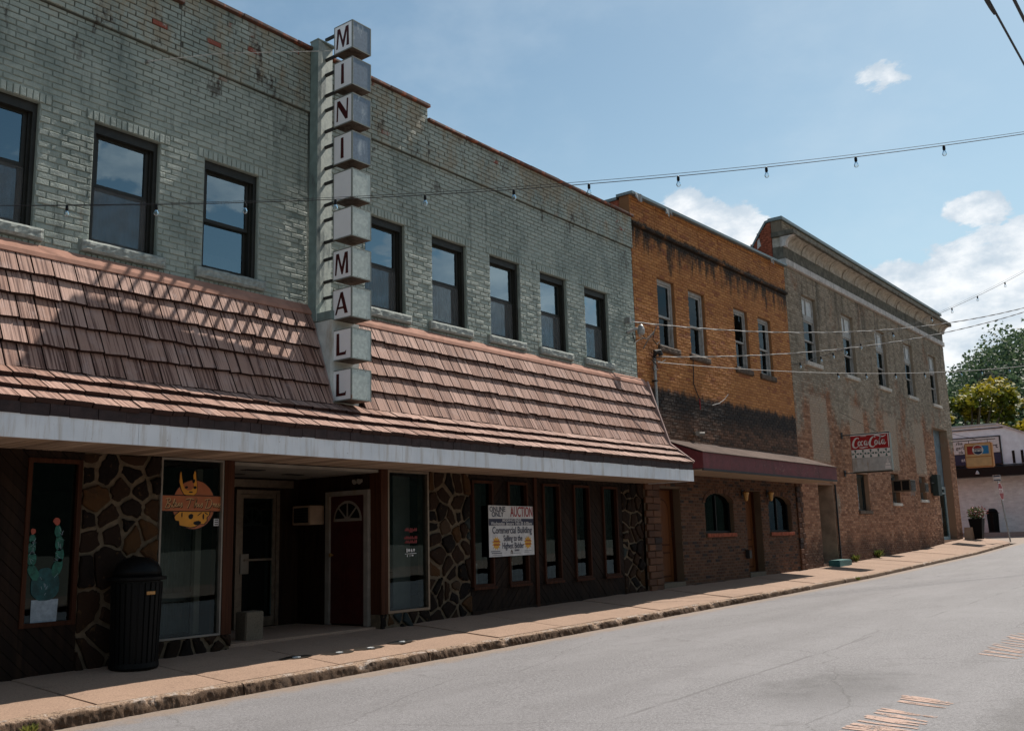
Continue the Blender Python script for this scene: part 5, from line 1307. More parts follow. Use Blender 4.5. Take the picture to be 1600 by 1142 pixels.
# cornice: white band, frieze, coved soffit with brackets, parapet
for k in range(9):
    a, b = TX0+(TX1-TX0)*k/9, TX0+(TX1-TX0)*(k+1)/9; box('band_stone', 'band', Tn, a+.003, b-.003, -.075, .29, 7.425, 7.605, .008)
fz = box('frieze', 'stucco_dark', Tn, TX0, TX1, -.02, .29, 7.607, 7.97)
cv = [(-.02, 7.972)]+[(-.02-.27*(1-math.cos(a)), 7.972+.28*math.sin(a)) for a in lin(.1, math.pi/2, 8)]+[(.29, 8.252), (.29, 7.972)]
cr = B(MB().prism(cv, 'x', TX0+.02, TX1-.02), 'cornice_cove', 'stucco', Tn, None, False)
nb = 15
for k in range(nb):
    a = TX0+.35+(TX1-TX0-.75)*k/(nb-1); br = [(p[0]-.03, p[1]-.008) for p in cv[:-2]]+[(.0, 8.24), (.0, 7.96)]
    B(MB().prism(br, 'x', a-.17, a+.17, rng.random()), 'cornice_bracket', 'stucco', Tn)
for a in (TX0-.02, TX1-.16): B(MB().prism([(p[0]-.08, p[1]-.015) for p in cv[:-2]]+[(.05, 8.24), (.05, 7.95)], 'x', a, a+.18, 0), 'cornice_bracket', 'band', Tn)
for k in range(7):
    a, b = TX0-.06+(TX1-TX0+.24)*k/7, TX0-.06+(TX1-TX0+.24)*(k+1)/7; box('cornice_slab', 'stucco_dark', Tn, a+.002, b-.002, -.38, .29, 8.254, 8.40, .012)
pp = box('parapet', 'tan_mortar', Tn, TX0, TX1, .0, .29, 8.402, 8.74); brick_wall(pp, TX0, TX1, 8.402, 8.74, -.012, [], 'tan')
for k in range(8):
    a, b = TX0-.05+(TX1-TX0+.1)*k/8, TX0-.05+(TX1-TX0+.1)*(k+1)/8; box('coping', 'coping_grey', Tn, a+.002, b-.002, -.07, .36, 8.742, 8.84, .008)
# side wall towards the lower roof, stepping down to the back, red brick
sidep = [(.302, -1.3), (.302, 8.74), (.42, 8.72), (.62, 8.42), (.95, 7.95), (1.8, 7.55), (14, 7.3), (14, -1.3)]
sw_ = B(MB().prism(sidep, 'x', TX0+.012, TX0+.25), 'side_wall', 'red_brick', Tn)
mb = MB()
for k in range(14):
    z = 6.85+.0715*k*1.0
    for q in range(26):
        y_ = .305+.215*q+(.107 if k % 2 else 0)
        zz = 8.72-1.5*(max(0, y_-.40)) if y_ < .95 else 7.9-.4*(y_-.95)
        for zc in (z, z+1.0):
            if zc+.07 < zz and y_ < 5: mb.box(TX0+.0, TX0+.02, y_+.005, y_+.21, zc+.005, zc+.0665, rng.random())
B(mb, 'side_brickwork', 'red_brick', sw_, 'stuff')
B(MB().prism([(.30, 8.76), (.44, 8.74), (.66, 8.43), (.98, 7.96), (1.0, 8.02), (.68, 8.50), (.46, 8.80), (.30, 8.82)], 'x', TX0-.02, TX0+.27), 'side_coping', 'coping_grey', Tn)
B(MB().prism([(.62, 8.1), (.74, 8.02), (.72, 8.26), (.66, 8.33)], 'x', TX0-.012, TX0-.002), 'patch_sheet', 'band', Tn)
for nm, a in (('side_wall', (TX1-.3, TX1-.01, .302, 14, -1.2, 8.3)), ('back_wall', (TX0+.26, TX1-.31, 13.7, 14, -1.2, 8.2)), ('roof', (TX0+.26, TX1-.31, .302, 13.69, 7.6, 7.9)), ('upper_floor', (TX0+.26, TX1-.31, .302, 13.69, 3.9, 4.3)), ('floor', (TX0+.26, TX1-.31, 1.02, 13.69, -1.5, -.7))):
    box(nm, 'red_brick' if nm == 'side_wall' else 'room', Tn, *a)
sp = thing('step', (27.6, -.2, -.9), 'teal painted concrete step at the dark doorway', 'step')
B(MB().bbox(27.15, 28.15, -.34, -.03, wallz(27.6)-.1, wallz(27.6)+.14, .02, .2, .01), 'step', 'teal', sp)

# ------------------------------------------------------------------ hanging signs
ck = thing('hanging_sign', (29.06, -.85, 1.70), 'red drink sign with white script over checked strip and grey panel', 'sign')
CX, Y0, Y1, CZ0, CZ1 = 29.06, -.30, -1.42, 1.715, 2.79
H_ = CZ1-CZ0; zr = CZ1-.40*H_; zc = CZ1-.64*H_; Wd = Y0-Y1
def west_box(name, mt_, x0, x1, a, b, c, d_): return box(name, mt_, ck, x0, x1, a, b, c, d_)
west_box('case', 'box_edge', CX, CX+.16, Y1-.012, Y0+.012, CZ0-.012, CZ1+.012)
west_box('red_panel', 'coke_red', CX-.012, CX-.001, Y1, Y0, zr, CZ1); west_box('checked_strip', 'cream', CX-.012, CX-.001, Y1, Y0, zc+.006, zr-.004); west_box('grey_panel', 'sign_grey', CX-.012, CX-.001, Y1, Y0, CZ0, zc)
Oc = (CX-.012, Y0, zr)                               # lower left of the red panel
mb = MB()
for st_ in ([(0, .0, 1), (0, .43, 1)],): pass
poly_plate([[(.0, .405), (Wd, .405), (Wd, .43), (.0, .43)], [(Wd-.035, .02), (Wd-.012, .02), (Wd-.012, .40), (Wd-.035, .40)]], 'cream', ck, Oc, *WEST, 'white_line', 1, .003)
sgn = []
def S(*p): sgn.append(p)
u = .055
# script capitals and lower case, drawn as brush strokes (unit = metres)
S((.25, .315, .03), (.20, .345, .03), (.12, .29, .05), (.065, .17, .062), (.085, .075, .05), (.16, .06, .025), (.235, .115, .012))
S((.275, .235, .03), (.235, .225, .032), (.215, .16, .036), (.24, .115, .03), (.275, .14, .034), (.29, .20, .032), (.268, .235, .022))
S((.365, .225, .024), (.335, .238, .026), (.305, .185, .036), (.318, .12, .034), (.36, .125, .016))
S((.465, .23, .02), (.43, .24, .026), (.40, .18, .036), (.415, .118, .03), (.445, .16, .016), (.47, .24, .032), (.455, .14, .034), (.48, .115, .026), (.51, .16, .010))
S((.50, .185, .018), (.545, .19, .02))
S((.73, .325, .03), (.685, .355, .03), (.605, .29, .05), (.555, .17, .064), (.575, .08, .05), (.65, .055, .028), (.72, .11, .014))
S((.66, .34, .02), (.74, .385, .032), (.86, .36, .036), (.95, .335, .03), (1.04, .375, .014))
S((.765, .235, .03), (.725, .225, .032), (.705, .16, .036), (.73, .115, .03), (.765, .14, .034), (.78, .20, .032), (.758, .235, .022))
S((.80, .13, .012), (.85, .24, .02), (.895, .345, .028), (.865, .30, .03), (.83, .17, .04), (.845, .112, .032), (.885, .15, .012))
S((.97, .23, .02), (.935, .24, .026), (.905, .18, .036), (.92, .118, .03), (.95, .16, .016), (.975, .24, .032), (.96, .14, .034), (.985, .115, .026), (1.03, .165, .010))
S((.235, .06, .014), (.33, .045, .035), (.42, .06, .03), (.50, .055, .01))
for s_ in sgn: ribbon(mb, s_, Oc, *WEST, 1, nn=.004)
mb.face([(CX-.0165, Y0-.30, zr+.375), (CX-.0165, Y0-.47, zr+.375), (CX-.0165, Y0-.47, zr+.390), (CX-.0165, Y0-.30, zr+.390)])
B(mb, 'script_lettering', 'cream', ck)
n = 5; polys = []
for k in range(n):
    c_ = Wd*(k+.5)/n; h2 = (zr-zc)/2; w2 = Wd/n*.5
    for (u0, v0) in ((c_-w2*.98, 0), (c_, 0)):
        pass
    polys += [[(c_-w2*.3, h2*1.86), (c_+w2*.3, h2*1.86), (c_, h2*1.05)], [(c_-w2*.3, h2*.14), (c_+w2*.3, h2*.14), (c_, h2*.95)], [(c_-w2*.85, h2*1.25), (c_-w2*.85, h2*.75), (c_-w2*.12, h2)], [(c_+w2*.85, h2*1.25), (c_+w2*.85, h2*.75), (c_+w2*.12, h2)]]
poly_plate(polys, 'checker', ck, (CX-.012, Y0, zc), *WEST, 'check_pattern', 1, .003)
Ob = (CX-.012, Y1+.17, CZ0)
poly_plate([[(-.02, .03), (.15, .03), (.14, .12), (-.005, .12)], [(-.0, .14), (.135, .14), (.13, .20), (.01, .20)], [(.04, .215), (.10, .215), (.095, .26), (.045, .26)], [(.035, .27), (.10, .27), (.07, .335)]], 'cream', ck, Ob, *WEST, 'panel_mark', 1, .003)
for zz in (CZ1+.03, CZ0-.03): B(MB().tube([(CX+.08, .0, zz), (CX+.08, Y1, zz)], .018, 8), 'support_arm', 'iron', ck)
box('wall_plate', 'iron', ck, CX+.02, CX+.14, -.03, -.014, CZ1-.06, CZ1+.12); box('wall_plate', 'iron', ck, CX+.02, CX+.14, -.03, -.014, CZ0-.12, CZ0+.06)
B(MB().tube([(CX+.08, -.02, CZ1+.75), (CX+.08, -1.1, CZ1+.04)], .005, 5), 'stay_wire', 'iron', ck)

pe = thing('hanging_sign', (42.3, -.95, 2.3), 'orange box sign with red and blue soda logo at the street corner', 'sign')
PX, PY0, PY1, PZ0_, PZ1_ = 42.22, -.44, -1.46, 2.36, 3.34
B(MB().bbox(PX, PX+.32, PY1, PY0, PZ0_, PZ1_, .03), 'case', 'pepsi_case', pe)
box('logo_panel', 'pepsi_face', pe, PX-.014, PX-.002, PY1+.04, PY0-.04, PZ0_+.44, PZ1_-.04); box('name_panel', 'pepsi_face', pe, PX-.014, PX-.002, PY1+.04, PY0-.04, PZ0_+.04, PZ0_+.40)
Op = (PX-.0145, (PY0+PY1)/2, PZ0_+.69)
poly_plate([[(-.40, -.165), (-.1, -.165), (-.1, .165), (-.40, .165)]], 'pepsi_red', pe, Op, *WEST, 'red_block', 1, .002)
poly_plate([[(.1, -.165), (.40, -.165), (.40, .165), (.1, .165)]], 'pepsi_blue', pe, Op, *WEST, 'blue_block', 1, .002)
poly_plate([circ(.205, 0, 2*math.pi*31/32, 32)], 'cream', pe, Op, *WEST, 'logo_disc', 1, .004)
poly_plate([circ(.18, .36, math.pi-.36, 14)], 'pepsi_red', pe, Op, *WEST, 'logo_cap', 1, .006)
poly_plate([circ(.18, math.pi+.36, 2*math.pi-.36, 14)], 'navy', pe, Op, *WEST, 'logo_base', 1, .006)
text('PEPSI', .14, 'navy', pe, (PX-.022, Op[1], Op[2]), *WEST, ext=.001, sx=.92)
B(MB().tube([(PX+.16, .0, 3.47), (PX+.16, -1.6, 3.47)], .022, 8), 'support_arm', 'iron', pe)
for y_ in (-.6, -1.3): B(MB().tube([(PX+.16, y_, 3.47), (PX+.16, y_, 3.33)], .012, 6), 'hanger', 'iron', pe)
B(MB().tube([(PX+.16, -.0, 3.8), (PX+.16, -.9, 3.48)], .008, 6), 'stay_wire', 'iron', pe)

# ------------------------------------------------------------------ trash cans, planter, sign post
def trash_can(name, c, s, label, detail):
    o = thing(name, c, label, 'trash can', 'black slatted street trash cans')
    r0, h = .25*s, .93*s
    B(MB().lathe(c, [(r0*.88, .03*s), (r0*.90, .08*s), (r0*.97, h*.8), (r0*.99, h)], 28), 'liner', 'black', o)
    for k in range(26 if detail else 14):
        a = 2*math.pi*k/(26 if detail else 14); ca, sa = math.cos(a), math.sin(a)
        w_ = .022*s if detail else .04*s; P = lambda rr, u_, z_: (c[0]+rr*ca-u_*sa, c[1]+rr*sa+u_*ca, c[2]+z_)
        vs = [P(r0*(.95 if z_ < .5 else 1.05)+dr_, u_, z_*h) for z_ in (.06, .98) for u_ in (-w_, w_) for dr_ in (0, .008)]
        B(MB().add(vs, [(0, 1, 3, 2), (4, 6, 7, 5), (0, 4, 5, 1), (2, 3, 7, 6), (0, 2, 6, 4), (1, 5, 7, 3)]), 'slat', 'can', o)
    B(MB().lathe(c, [(r0*1.0, .0), (r0*1.04, .02*s), (r0*1.02, .07*s), (r0*.9, .08*s)], 28), 'base_ring', 'can', o)
    B(MB().lathe(c, [(r0*1.05, h), (r0*1.24, h+.01), (r0*1.25, h+.04*s), (r0*1.06, h+.05*s)], 28), 'rim', 'can', o)
    B(MB().lathe(c, [(r0*1.04, h+.05*s), (r0*1.0, h+.12*s), (r0*.85, h+.19*s), (r0*.55, h+.245*s), (r0*.15, h+.26*s)], 28), 'dome_lid', 'can', o, None, True)
    return o
c = (5.92, -.28, walkz(5.92, -.28)+.004)
tc = trash_can('trash_can', c, .97, 'black slatted trash can with domed lid before the stone pier', True)
B(MB().bbox(c[0]-.05, c[0]+.05, c[1]-.276, c[1]-.266, c[2]+.76, c[2]+.795, .003), 'sticker', 'sticker', tc).rotation_euler.z = 0
poly_plate([smooth_blob(.12, 1.075, .09, .03, 14, .03, 2, -.12)], 'blue_lid', tc, (c[0], c[1]-.215, c[2]), (1, 0, 0), (0, .55, .83), 'lid_opening', 1, .006, .10)
trash_can('trash_can', (52.9, 1.0, -.268), .98, 'black trash can standing against the white brick wall across', False)
pl = thing('flower_planter', (43.0, -.35, -.46), 'tall square black planter with wilting pink flowers at corner', 'planter')
c = (42.95, -.45, walkz(42.9, -.4))
mb = MB(); w0, w1, h = .17, .26, .82
vs = [(c[0]+sx*w, c[1]+sy*w, c[2]+z) for (w, z) in ((w0, 0), (w1, h), (w1-.03, h), (w1-.04, h-.08)) for sx, sy in ((-1, -1), (1, -1), (1, 1), (-1, 1))]
fs = [(3, 2, 1, 0)]+[(4*l+k, 4*l+(k+1) % 4, 4*l+4+(k+1) % 4, 4*l+4+k) for l in range(3) for k in range(4)]+[(12, 13, 14, 15)]
mb.add(vs, fs); B(mb, 'pot', 'can', pl)
def leaves(mb, c, rx, ry, rz, n, size, rn, flat_=.0):
    for _ in range(n):
        while True:
            p = Vector((rn.uniform(-1, 1), rn.uniform(-1, 1), rn.uniform(-1, 1)))
            if .25 < p.length < 1: break
        q = Vector((c[0]+p.x*rx, c[1]+p.y*ry, c[2]+p.z*rz)); a = Vector((rn.gauss(0, 1), rn.gauss(0, 1), rn.gauss(0, .6))).normalized(); b = a.cross(Vector((rn.gauss(0, 1), rn.gauss(0, 1), rn.gauss(0, 1)))).normalized()
        s_ = size*rn.uniform(.6, 1.3); mb.add([q-a*s_, q+b*s_*.5, q+a*s_, q-b*s_*.5], [(0, 1, 2, 3)], rn.random())
rn = random.Random(5); mb = MB(); leaves(mb, (c[0], c[1], c[2]+h+.2), .33, .33, .26, 420, .055, rn); B(mb, 'foliage', 'leaf_green', pl)
mb = MB(); leaves(mb, (c[0]-.05, c[1]-.1, c[2]+h+.26), .42, .42, .26, 170, .045, rn); B(mb, 'blossom', 'flowers', pl)
cb = thing('sandwich_board', (42.2, -.35, -.47), 'low pale wooden A-board beside the corner planter', 'board')
zz = walkz(42.2, -.3)
for s_ in (-1, 1): B(MB().add([(42.25+s_*.16, -.12, zz), (42.25+s_*.16, -.42, zz), (42.25+s_*.02, -.42, zz+.48), (42.25+s_*.02, -.12, zz+.48), (42.25+s_*.16+.02, -.12, zz), (42.25+s_*.16+.02, -.42, zz), (42.25+s_*.02+.02, -.42, zz+.48), (42.25+s_*.02+.02, -.12, zz+.48)], [(0, 1, 2, 3), (7, 6, 5, 4), (0, 4, 5, 1), (1, 5, 6, 2), (2, 6, 7, 3), (3, 7, 4, 0)]), 'leaf', 'jamb', cb)
b0_, b1_ = onY(1578.5, 842, -1.62), onY(1557, 742, -1.40)
b0_.z = walkz(b0_.x, -1.6)
ss = thing('sign_post', b0_, 'leaning steel post with red stop sign seen nearly edge-on', 'sign')
B(MB().tube([b0_, b1_], .028, 8), 'post', 'steel', ss)
ax_ = (b1_-b0_).normalized(); cs = b0_+(b1_-b0_)*.755; nrm = Vector((-.04, -1, 0)).normalized(); ux_ = nrm.cross(ax_).normalized()*-1
octo = lambda r_: [(r_*math.cos(math.pi/8+k*math.pi/4), r_*math.sin(math.pi/8+k*math.pi/4)) for k in range(8)]
uz_ = ax_; ux_ = uz_.cross(nrm).normalized()
Oo = cs+nrm*.035
poly_plate([octo(.38)], 'cream', ss, Oo, ux_, uz_, 'sign_border', 1, .004); poly_plate([octo(.345)], 'stop_red', ss, Oo, ux_, uz_, 'sign_face', 1, .002, .005)
text('STOP', .27, 'cream', ss, Oo+ux_.cross(uz_)*.009, ux_, uz_, ext=.001, sx=.9)
Oq = b0_+(b1_-b0_)*.955
poly_plate([[(-.14, -.12), (.14, -.12), (.14, .12), (-.14, .12)]], 'sign_white', ss, Oq+Vector((-.035, 0, 0)), (0, -1, 0), ax_, 'plate', 1, .004)
poly_plate([[(-.12, .05), (.12, .05), (.12, .10), (-.12, .10)], [(-.12, -.10), (.12, -.10), (.12, -.06), (-.12, -.06)]], 'navy', ss, Oq+Vector((-.040, 0, 0)), (0, -1, 0), ax_, 'plate_marking', 1, .002)
# puddles along the drip line, their bright reflection painted as pale discs; weeds
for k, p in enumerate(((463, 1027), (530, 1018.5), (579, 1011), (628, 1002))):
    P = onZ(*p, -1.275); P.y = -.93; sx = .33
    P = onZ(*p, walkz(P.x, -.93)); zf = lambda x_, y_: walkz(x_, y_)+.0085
    for nm, mt_, rx, ry, dzz, cx_, sd in (('damp_patch', 'wet', .24, .085, 0, -.02, 10+k), ('glint_disc', 'winlight', .045, .034, .003, .0, 30+k)):
        pts = smooth_blob(P.x+cx_, P.y, rx, ry, 20, .18, sd); mb = MB(); mb.face([(x_, y_, zf(x_, y_)+dzz) for x_, y_ in pts]); o = mb.build(nm, mt_, None, 'structure') if nm == 'damp_patch' else tag(B(MB().prism(pts, 'z', zf(P.x, P.y)-.004, zf(P.x, P.y)+.006), 'glint_disc', 'winlight', None), 'small round pale disc painted as a water glint in a damp patch, in front of the '+('concrete block', 'glass entry door', 'entry air conditioner', 'dark red door')[k], 'painted glint', 'painted water glints along the sidewalk drip line')
def weed(x_, y_, z_, h, n, label):
    mb = MB(); rn_ = random.Random(int(x_*10))
    for _ in range(n):
        a = rn_.uniform(0, 6.28); l = h*rn_.uniform(.5, 1.1); sp_ = rn_.uniform(.1, .9)*h; b = Vector((x_+rn_.uniform(-.05, .05), y_+rn_.uniform(-.03, .03), z_-.005)); t_ = b+Vector((math.cos(a)*sp_, math.sin(a)*sp_, l)); sd = Vector((-math.sin(a), math.cos(a), 0))*h*.09; m_ = (b+t_)/2+Vector((0, 0, l*.15))
        mb.add([b, m_+sd, t_, m_-sd], [(0, 1, 2, 3)], rn_.random())
    o = mb.build('weed', 'weed'); tag(o, label, 'weed')
weed(4.12, -1.73, roadz(4.12)+.02, .08, 40, 'small green weed sprouting from the cracked kerb joint')
weed(29.2, -.10, walkz(29.2, -.1), .22, 60, 'yellow-green weed tuft at the foot of the tan wall, nearer the teal step'); weed(31.3, -.10, walkz(31.3, -.1), .26, 70, 'yellow-green weed tuft at the foot of the tan wall, under the air conditioner'); weed(24.4, -1.74, roadz(24.4)+.02, .1, 30, 'dry weed at the broken kerb before the awning end')

# ------------------------------------------------------------------ white building across the side street
Wh = thing('commercial_building', (56, 0, -.3), 'low white painted brick building with dark awning across the side street', 'building')
wp = [(14, -.6), (14, 5.17), (.56, 5.17), (-6, 2.55+.6), (-6, -.6)]
fwall = B(MB().prism([(14, 2.47), (14, 5.10), (.56, 5.10), (-5.2, 2.47)], 'x', 54.0, 54.3), 'upper_wall', 'white_wall', Wh)
lwall = B(MB().box(54.012, 54.3, -14, 14, -.6, 2.46), 'lower_wall', 'white_brick', Wh)
mb = MB()
for k in range(36):
    z = -.26+.0762*k
    for q in range(26):
        y_ = -1.6+.215*q+(.107 if k % 2 else 0)
        mb.box(54.0, 54.02, y_+.004, y_+.211, z+.004, z+.0722, rng.random())
B(mb, 'brickwork', 'white_brick', lwall, 'stuff')
B(MB().prism([(.56, 5.10), (14, 5.10), (14, 5.20), (.56, 5.20)], 'x', 53.9, 54.35), 'parapet_cap', 'tin', Wh)
B(MB().prism([(.56, 5.10), (.56, 5.20), (-5.2, 2.57), (-5.2, 2.47)], 'x', 53.9, 54.35), 'parapet_cap', 'band', Wh)
box('drip_edge', 'iron', Wh, 53.93, 53.998, .3, 14, 4.93, 4.97)
box('roof', 'tin', Wh, 54.31, 66, -5, 14, 2.45, 2.46); box('side_wall', 'white_wall', Wh, 54.31, 66, -5.2, -5.0, -.6, 2.44); box('side_wall', 'white_wall', Wh, 54.31, 66, 13.8, 14, -.6, 4.9); box('back_wall', 'white_wall', Wh, 65.8, 66, -4.99, 13.79, -.6, 2.44)
aw_ = B(MB().prism([(53.05, 2.50), (53.05, 2.95), (53.99, 3.10), (53.99, 2.50)], 'y', -13, 14), 'awning', 'black', Wh)
sb = thing('shop_sign_board', (53.98, 2, 3.1), 'white sign board with black lettering above the dark awning across', 'sign')
B(MB().box(53.93, 53.99, .46, 6.5, 3.11, 4.56), 'frame', 'iron', sb); box('face', 'sign_white', sb, 53.915, 53.929, .53, 6.45, 3.72, 4.50); box('lower_strip', 'navy', sb, 53.915, 53.929, .53, 6.45, 3.16, 3.68)
TS = lambda s_, sz, mt_, y_, z_, al='CENTER', sx=1.: text(s_, sz, mt_, sb, (53.912, y_, z_), *WEST, ext=.001, align=al, sx=sx)
TS('pert', .34, 'iron', .60, 4.05, 'RIGHT', 1.2); TS('rke', .24, 'iron', 2.25, 4.28, 'RIGHT'); TS('gerber', .24, 'iron', 1.95, 4.05, 'RIGHT'); TS('nk', .24, 'iron', 2.25, 3.82, 'RIGHT'); TS('er', .26, 'sign_white', .85, 3.42, 'RIGHT'); TS('at', .26, 'sign_white', 2.2, 3.42, 'RIGHT')
for y_ in (-.05, -.45): box('slot_window', 'black', Wh, 53.985, 53.998, y_-.06, y_+.06, 3.12, 3.75)
wl = thing('wall_lamp', (53.0, 1.45, 2.55), 'small white lamp under the dark awning across the street', 'lamp')
B(MB().lathe((53.0, 1.5, 2.62), [(.08, 0), (.09, .05), (.05, .14), (.02, .18)], 10), 'shade', 'sign_white', wl)

# ------------------------------------------------------------------ wires and string lights
def cat(A, B_, sag, n=60):
    A, B_ = Vector(A), Vector(B_); return [A+(B_-A)*(i/n)-Vector((0, 0, 4*sag*(i/n)*(1-i/n))) for i in range(n+1)]
def at(pts, s):
    f_ = s*(len(pts)-1); i = min(int(f_), len(pts)-2); return pts[i].lerp(pts[i+1], f_-i)
bulb_g = MB().lathe((0, 0, 0), [(.012, -.05), (.022, -.07), (.030, -.095), (.028, -.115), (.014, -.130), (.003, -.134)], 12).mesh('bulb', 'bulbglass')
sock = MB().lathe((0, 0, 0), [(.007, .02), (.010, .012), (.019, .0), (.019, -.045), (.014, -.052)], 10).mesh('socket', 'black')
for me_ in (bulb_g, sock):
    for p in me_.polygons: p.use_smooth = True
def string_light(A, B_, sag, ss_, label, carrier=.05, r_=.005, sc_=1.):
    o = thing('string_light', A, label, 'string light', 'strings of bulbs across the street')
    pts = cat(A, B_, sag, 90); B(MB().tube(pts, r_, 5), 'cable', 'wire', o)
    if carrier: B(MB().tube(cat(A, B_, sag-carrier, 90), .003, 5), 'carrier_wire', 'wire', o)
    for s in ss_:
        P = at(pts, s)-Vector((0, 0, .012))
        q = link('socket', sock, o); q.location = P-Vector(A); q.scale = (sc_,)*3
        g_ = link('bulb', bulb_g, q)
    return o
def px_of(P):
    v = P-CAM; return 800+FPX*v.dot(rt)/v.dot(fw)
def params(A, B_, sag, pxs):
    pts = cat(A, B_, sag, 600); xs_ = [px_of(p) for p in pts]; out = []
    for p in pxs:
        i = min(range(len(xs_)), key=lambda k: abs(xs_[k]-p) if (pts[k]-CAM).dot(fw) > .5 else 1e9); out.append(i/600)
    return out
A1, B1 = (4.10, -.03, 3.47), (14.32, -12.04, 5.02)
string_light(A1, B1, .469, params(A1, B1, .469, [105, 245, 383, 523, 663, 803, 920, 1058, 1197, 1335, 1473, 1612, 1750, 1890]), 'long string of clear bulbs crossing in front of the green wall', .03, .0045, .8)
P2 = (46, -10.5)
A4, B4 = (17.9, -.10, 3.62), (46, -10.5, 7.95)
o = string_light(A4, B4, 1.088, params(A4, B4, 1.088, [1308, 1354, 1399, 1444, 1502, 1533, 1576, 1640]), 'nearly level pale string of bulbs before the tan wall', 0, .007, 1.0)
for ch_ in o.children:
    if ch_.name.startswith('cable'): ch_.data.materials[0] = M['wire_pale']
A5, B5 = (25.43, -.05, 4.50), (46, -10.5, 15.6)
string_light(A5, B5, 1.241, params(A5, B5, 1.241, [1250, 1283, 1302, 1322, 1345, 1395, 1455, 1487, 1527, 1570, 1620]), 'string of bulbs climbing steeply from tan wall to the sky', .06, .006, 1.15)
def twisted(A, B_, sag, label, r_=.0085):
    o = thing('service_cable', A, label, 'cable'); pts = cat(A, B_, sag, 400)
    for ph in (0, math.pi):
        pp_ = [p+Vector((0, math.cos(i*.55+ph), math.sin(i*.55+ph)))*r_*.8 for i, p in enumerate(pts)]
        B(MB().tube(pp_, r_, 5), 'strand', 'wire' if ph else 'wire_pale', o)
    return o
twisted((16.90, -.12, 4.33), (46, -10.5, 12.37), 1.955, 'twisted service cable fixed to the green wall corner'); twisted((17.80, -.12, 3.72), (46, -10.5, 12.44), 1.68, 'twisted service cable fixed to the orange wall conduit', .008)
for k, ((px_, py_), z_) in enumerate((((1572, 50), 3.5), ((1592, 15), 3.5))):
    P = onZ(px_, py_, z_); o = thing('power_line', (P.x, P.y, P.z), ['thick overhead power line beside a second one, high over the street, with a wrapped splice', 'thick overhead power line high over the street, passing the corner of the sky'][k], 'cable')
    B(MB().tube([(x_, P.y, P.z+.0004*(x_-7)**2) for x_ in lin(-35, 60, 60)], .008 if k == 0 else .011, 6), 'cable', 'wire', o)
    if k == 0: B(MB().tube([(x_, P.y+.01, P.z+.0004*(x_-7)**2) for x_ in lin(6.55, 7.0, 8)], [.008, .014, .015, .015, .015, .014, .012, .008], 6), 'splice', 'wire', o)
# poles that carry them, across the street
for (x_, y_, h) in ((14.34, -12.6, 6.6), (46, -10.9, 16.2)):
    o = thing('utility_pole', (x_, y_, roadz(x_)), 'brown wooden utility pole on the far side '+('with a string of bulbs' if h < 10 else 'with the service cables'), 'pole')
    B(MB().tube([(x_, y_, roadz(x_)-.5), (x_, y_, h*.5), (x_, y_, h)], [.16, .14, .11], 12), 'post', 'pole_wood', o); box('cross_arm', 'pole_wood', o, x_-.05, x_+.05, y_+.12, y_+.9, h-1.2 if h > 10 else 4.95, h-1.08 if h > 10 else 5.07)
# brackets, conduit and loose cables on the walls
br = thing('wall_bracket', onY(978, 505, 0), 'grey insulator bracket on the corner of the green wall', 'bracket')
B(MB().box(16.80, 16.86, -.12, .0, 4.30, 4.42), 'bracket_plate', 'steel', br); B(MB().tube([(16.86, -.0, 4.12), (17.0, -.14, 4.2), (17.06, -.20, 4.18)], .03, 8), 'bracket_arm', 'steel', br); B(MB().lathe((17.08, -.21, 4.06), [(.03, 0), (.07, .03), (.08, .12), (.05, .2), (.02, .23)], 12), 'insulator', 'steel', br)
cn = thing('conduit', (17.9, -.08, 2.8), 'grey electrical conduit with weatherhead on the orange wall', 'conduit')
B(MB().tube([(17.84, -.06, 2.6), (17.84, -.06, 3.72)], .035, 10), 'pipe', 'steel', cn); B(MB().tube([(17.84, -.06, 3.70), (17.85, -.09, 3.84), (17.92, -.15, 3.84), (17.95, -.17, 3.76)], [.05, .065, .06, .05], 10), 'weatherhead', 'iron', cn); box('strap', 'iron', cn, 17.79, 17.89, -.1, -.004, 3.2, 3.23)
lc = thing('loose_cable', (17.4, -.1, 4.0), 'tangled black cable ends between the bracket and conduit', 'cable')
for pts in ([(988, 520), (992, 535), (1000, 530), (1008, 528), (1004, 522), (998, 525), (1010, 530), (1022, 518), (1026, 510)], [(1005, 545), (1012, 532), (1022, 520), (1020, 530), (1026, 538), (1030, 534)], [(1018, 562), (1026, 570), (1028, 577), (1022, 579), (1019, 573)], [(1020, 561), (1034, 566), (1040, 562)]):
    B(MB().tube([onY(a, b, -.10) for a, b in pts], .010, 6), 'strand', 'wire', lc)
hc = thing('hanging_cable', onY(1083, 562, -.03), 'black cable with red end hanging down the orange wall', 'cable')
B(MB().tube([onY(a, b, -.03) for a, b in ((1083, 562), (1083.5, 580), (1084, 600), (1089, 614), (1093, 623))], .012, 6), 'strand', 'wire', hc); B(MB().tube([onY(1093, 623, -.03), onY(1094.5, 640, -.03)], .014, 6), 'red_end', 'stop_red', hc)
wc = thing('loose_wire', onY(1128, 635, -.03), 'short pale curved wire sticking out from the sooty wall', 'wire')
B(MB().tube([onY(1113, 633, -.03), onY(1124, 630, -.06), onY(1132, 624, -.09), onY(1138, 616, -.12)], .008, 6), 'strand', 'wire_pale', wc)
fl = thing('flood_light', onY(1090, 677, -.1), 'small white twin floodlight above the maroon awning', 'lamp'); P = onY(1090, 677, -.08)
B(MB().box(P.x-.06, P.x+.06, -.06, -.004, P.z-.04, P.z+.04), 'base', 'trim_white', fl)
for s_ in (-1, 1): B(MB().tube([(P.x+s_*.06, -.06, P.z), (P.x+s_*.16, -.16, P.z-.02)], [.03, .055], 10), 'lamp_head', 'trim_white', fl)

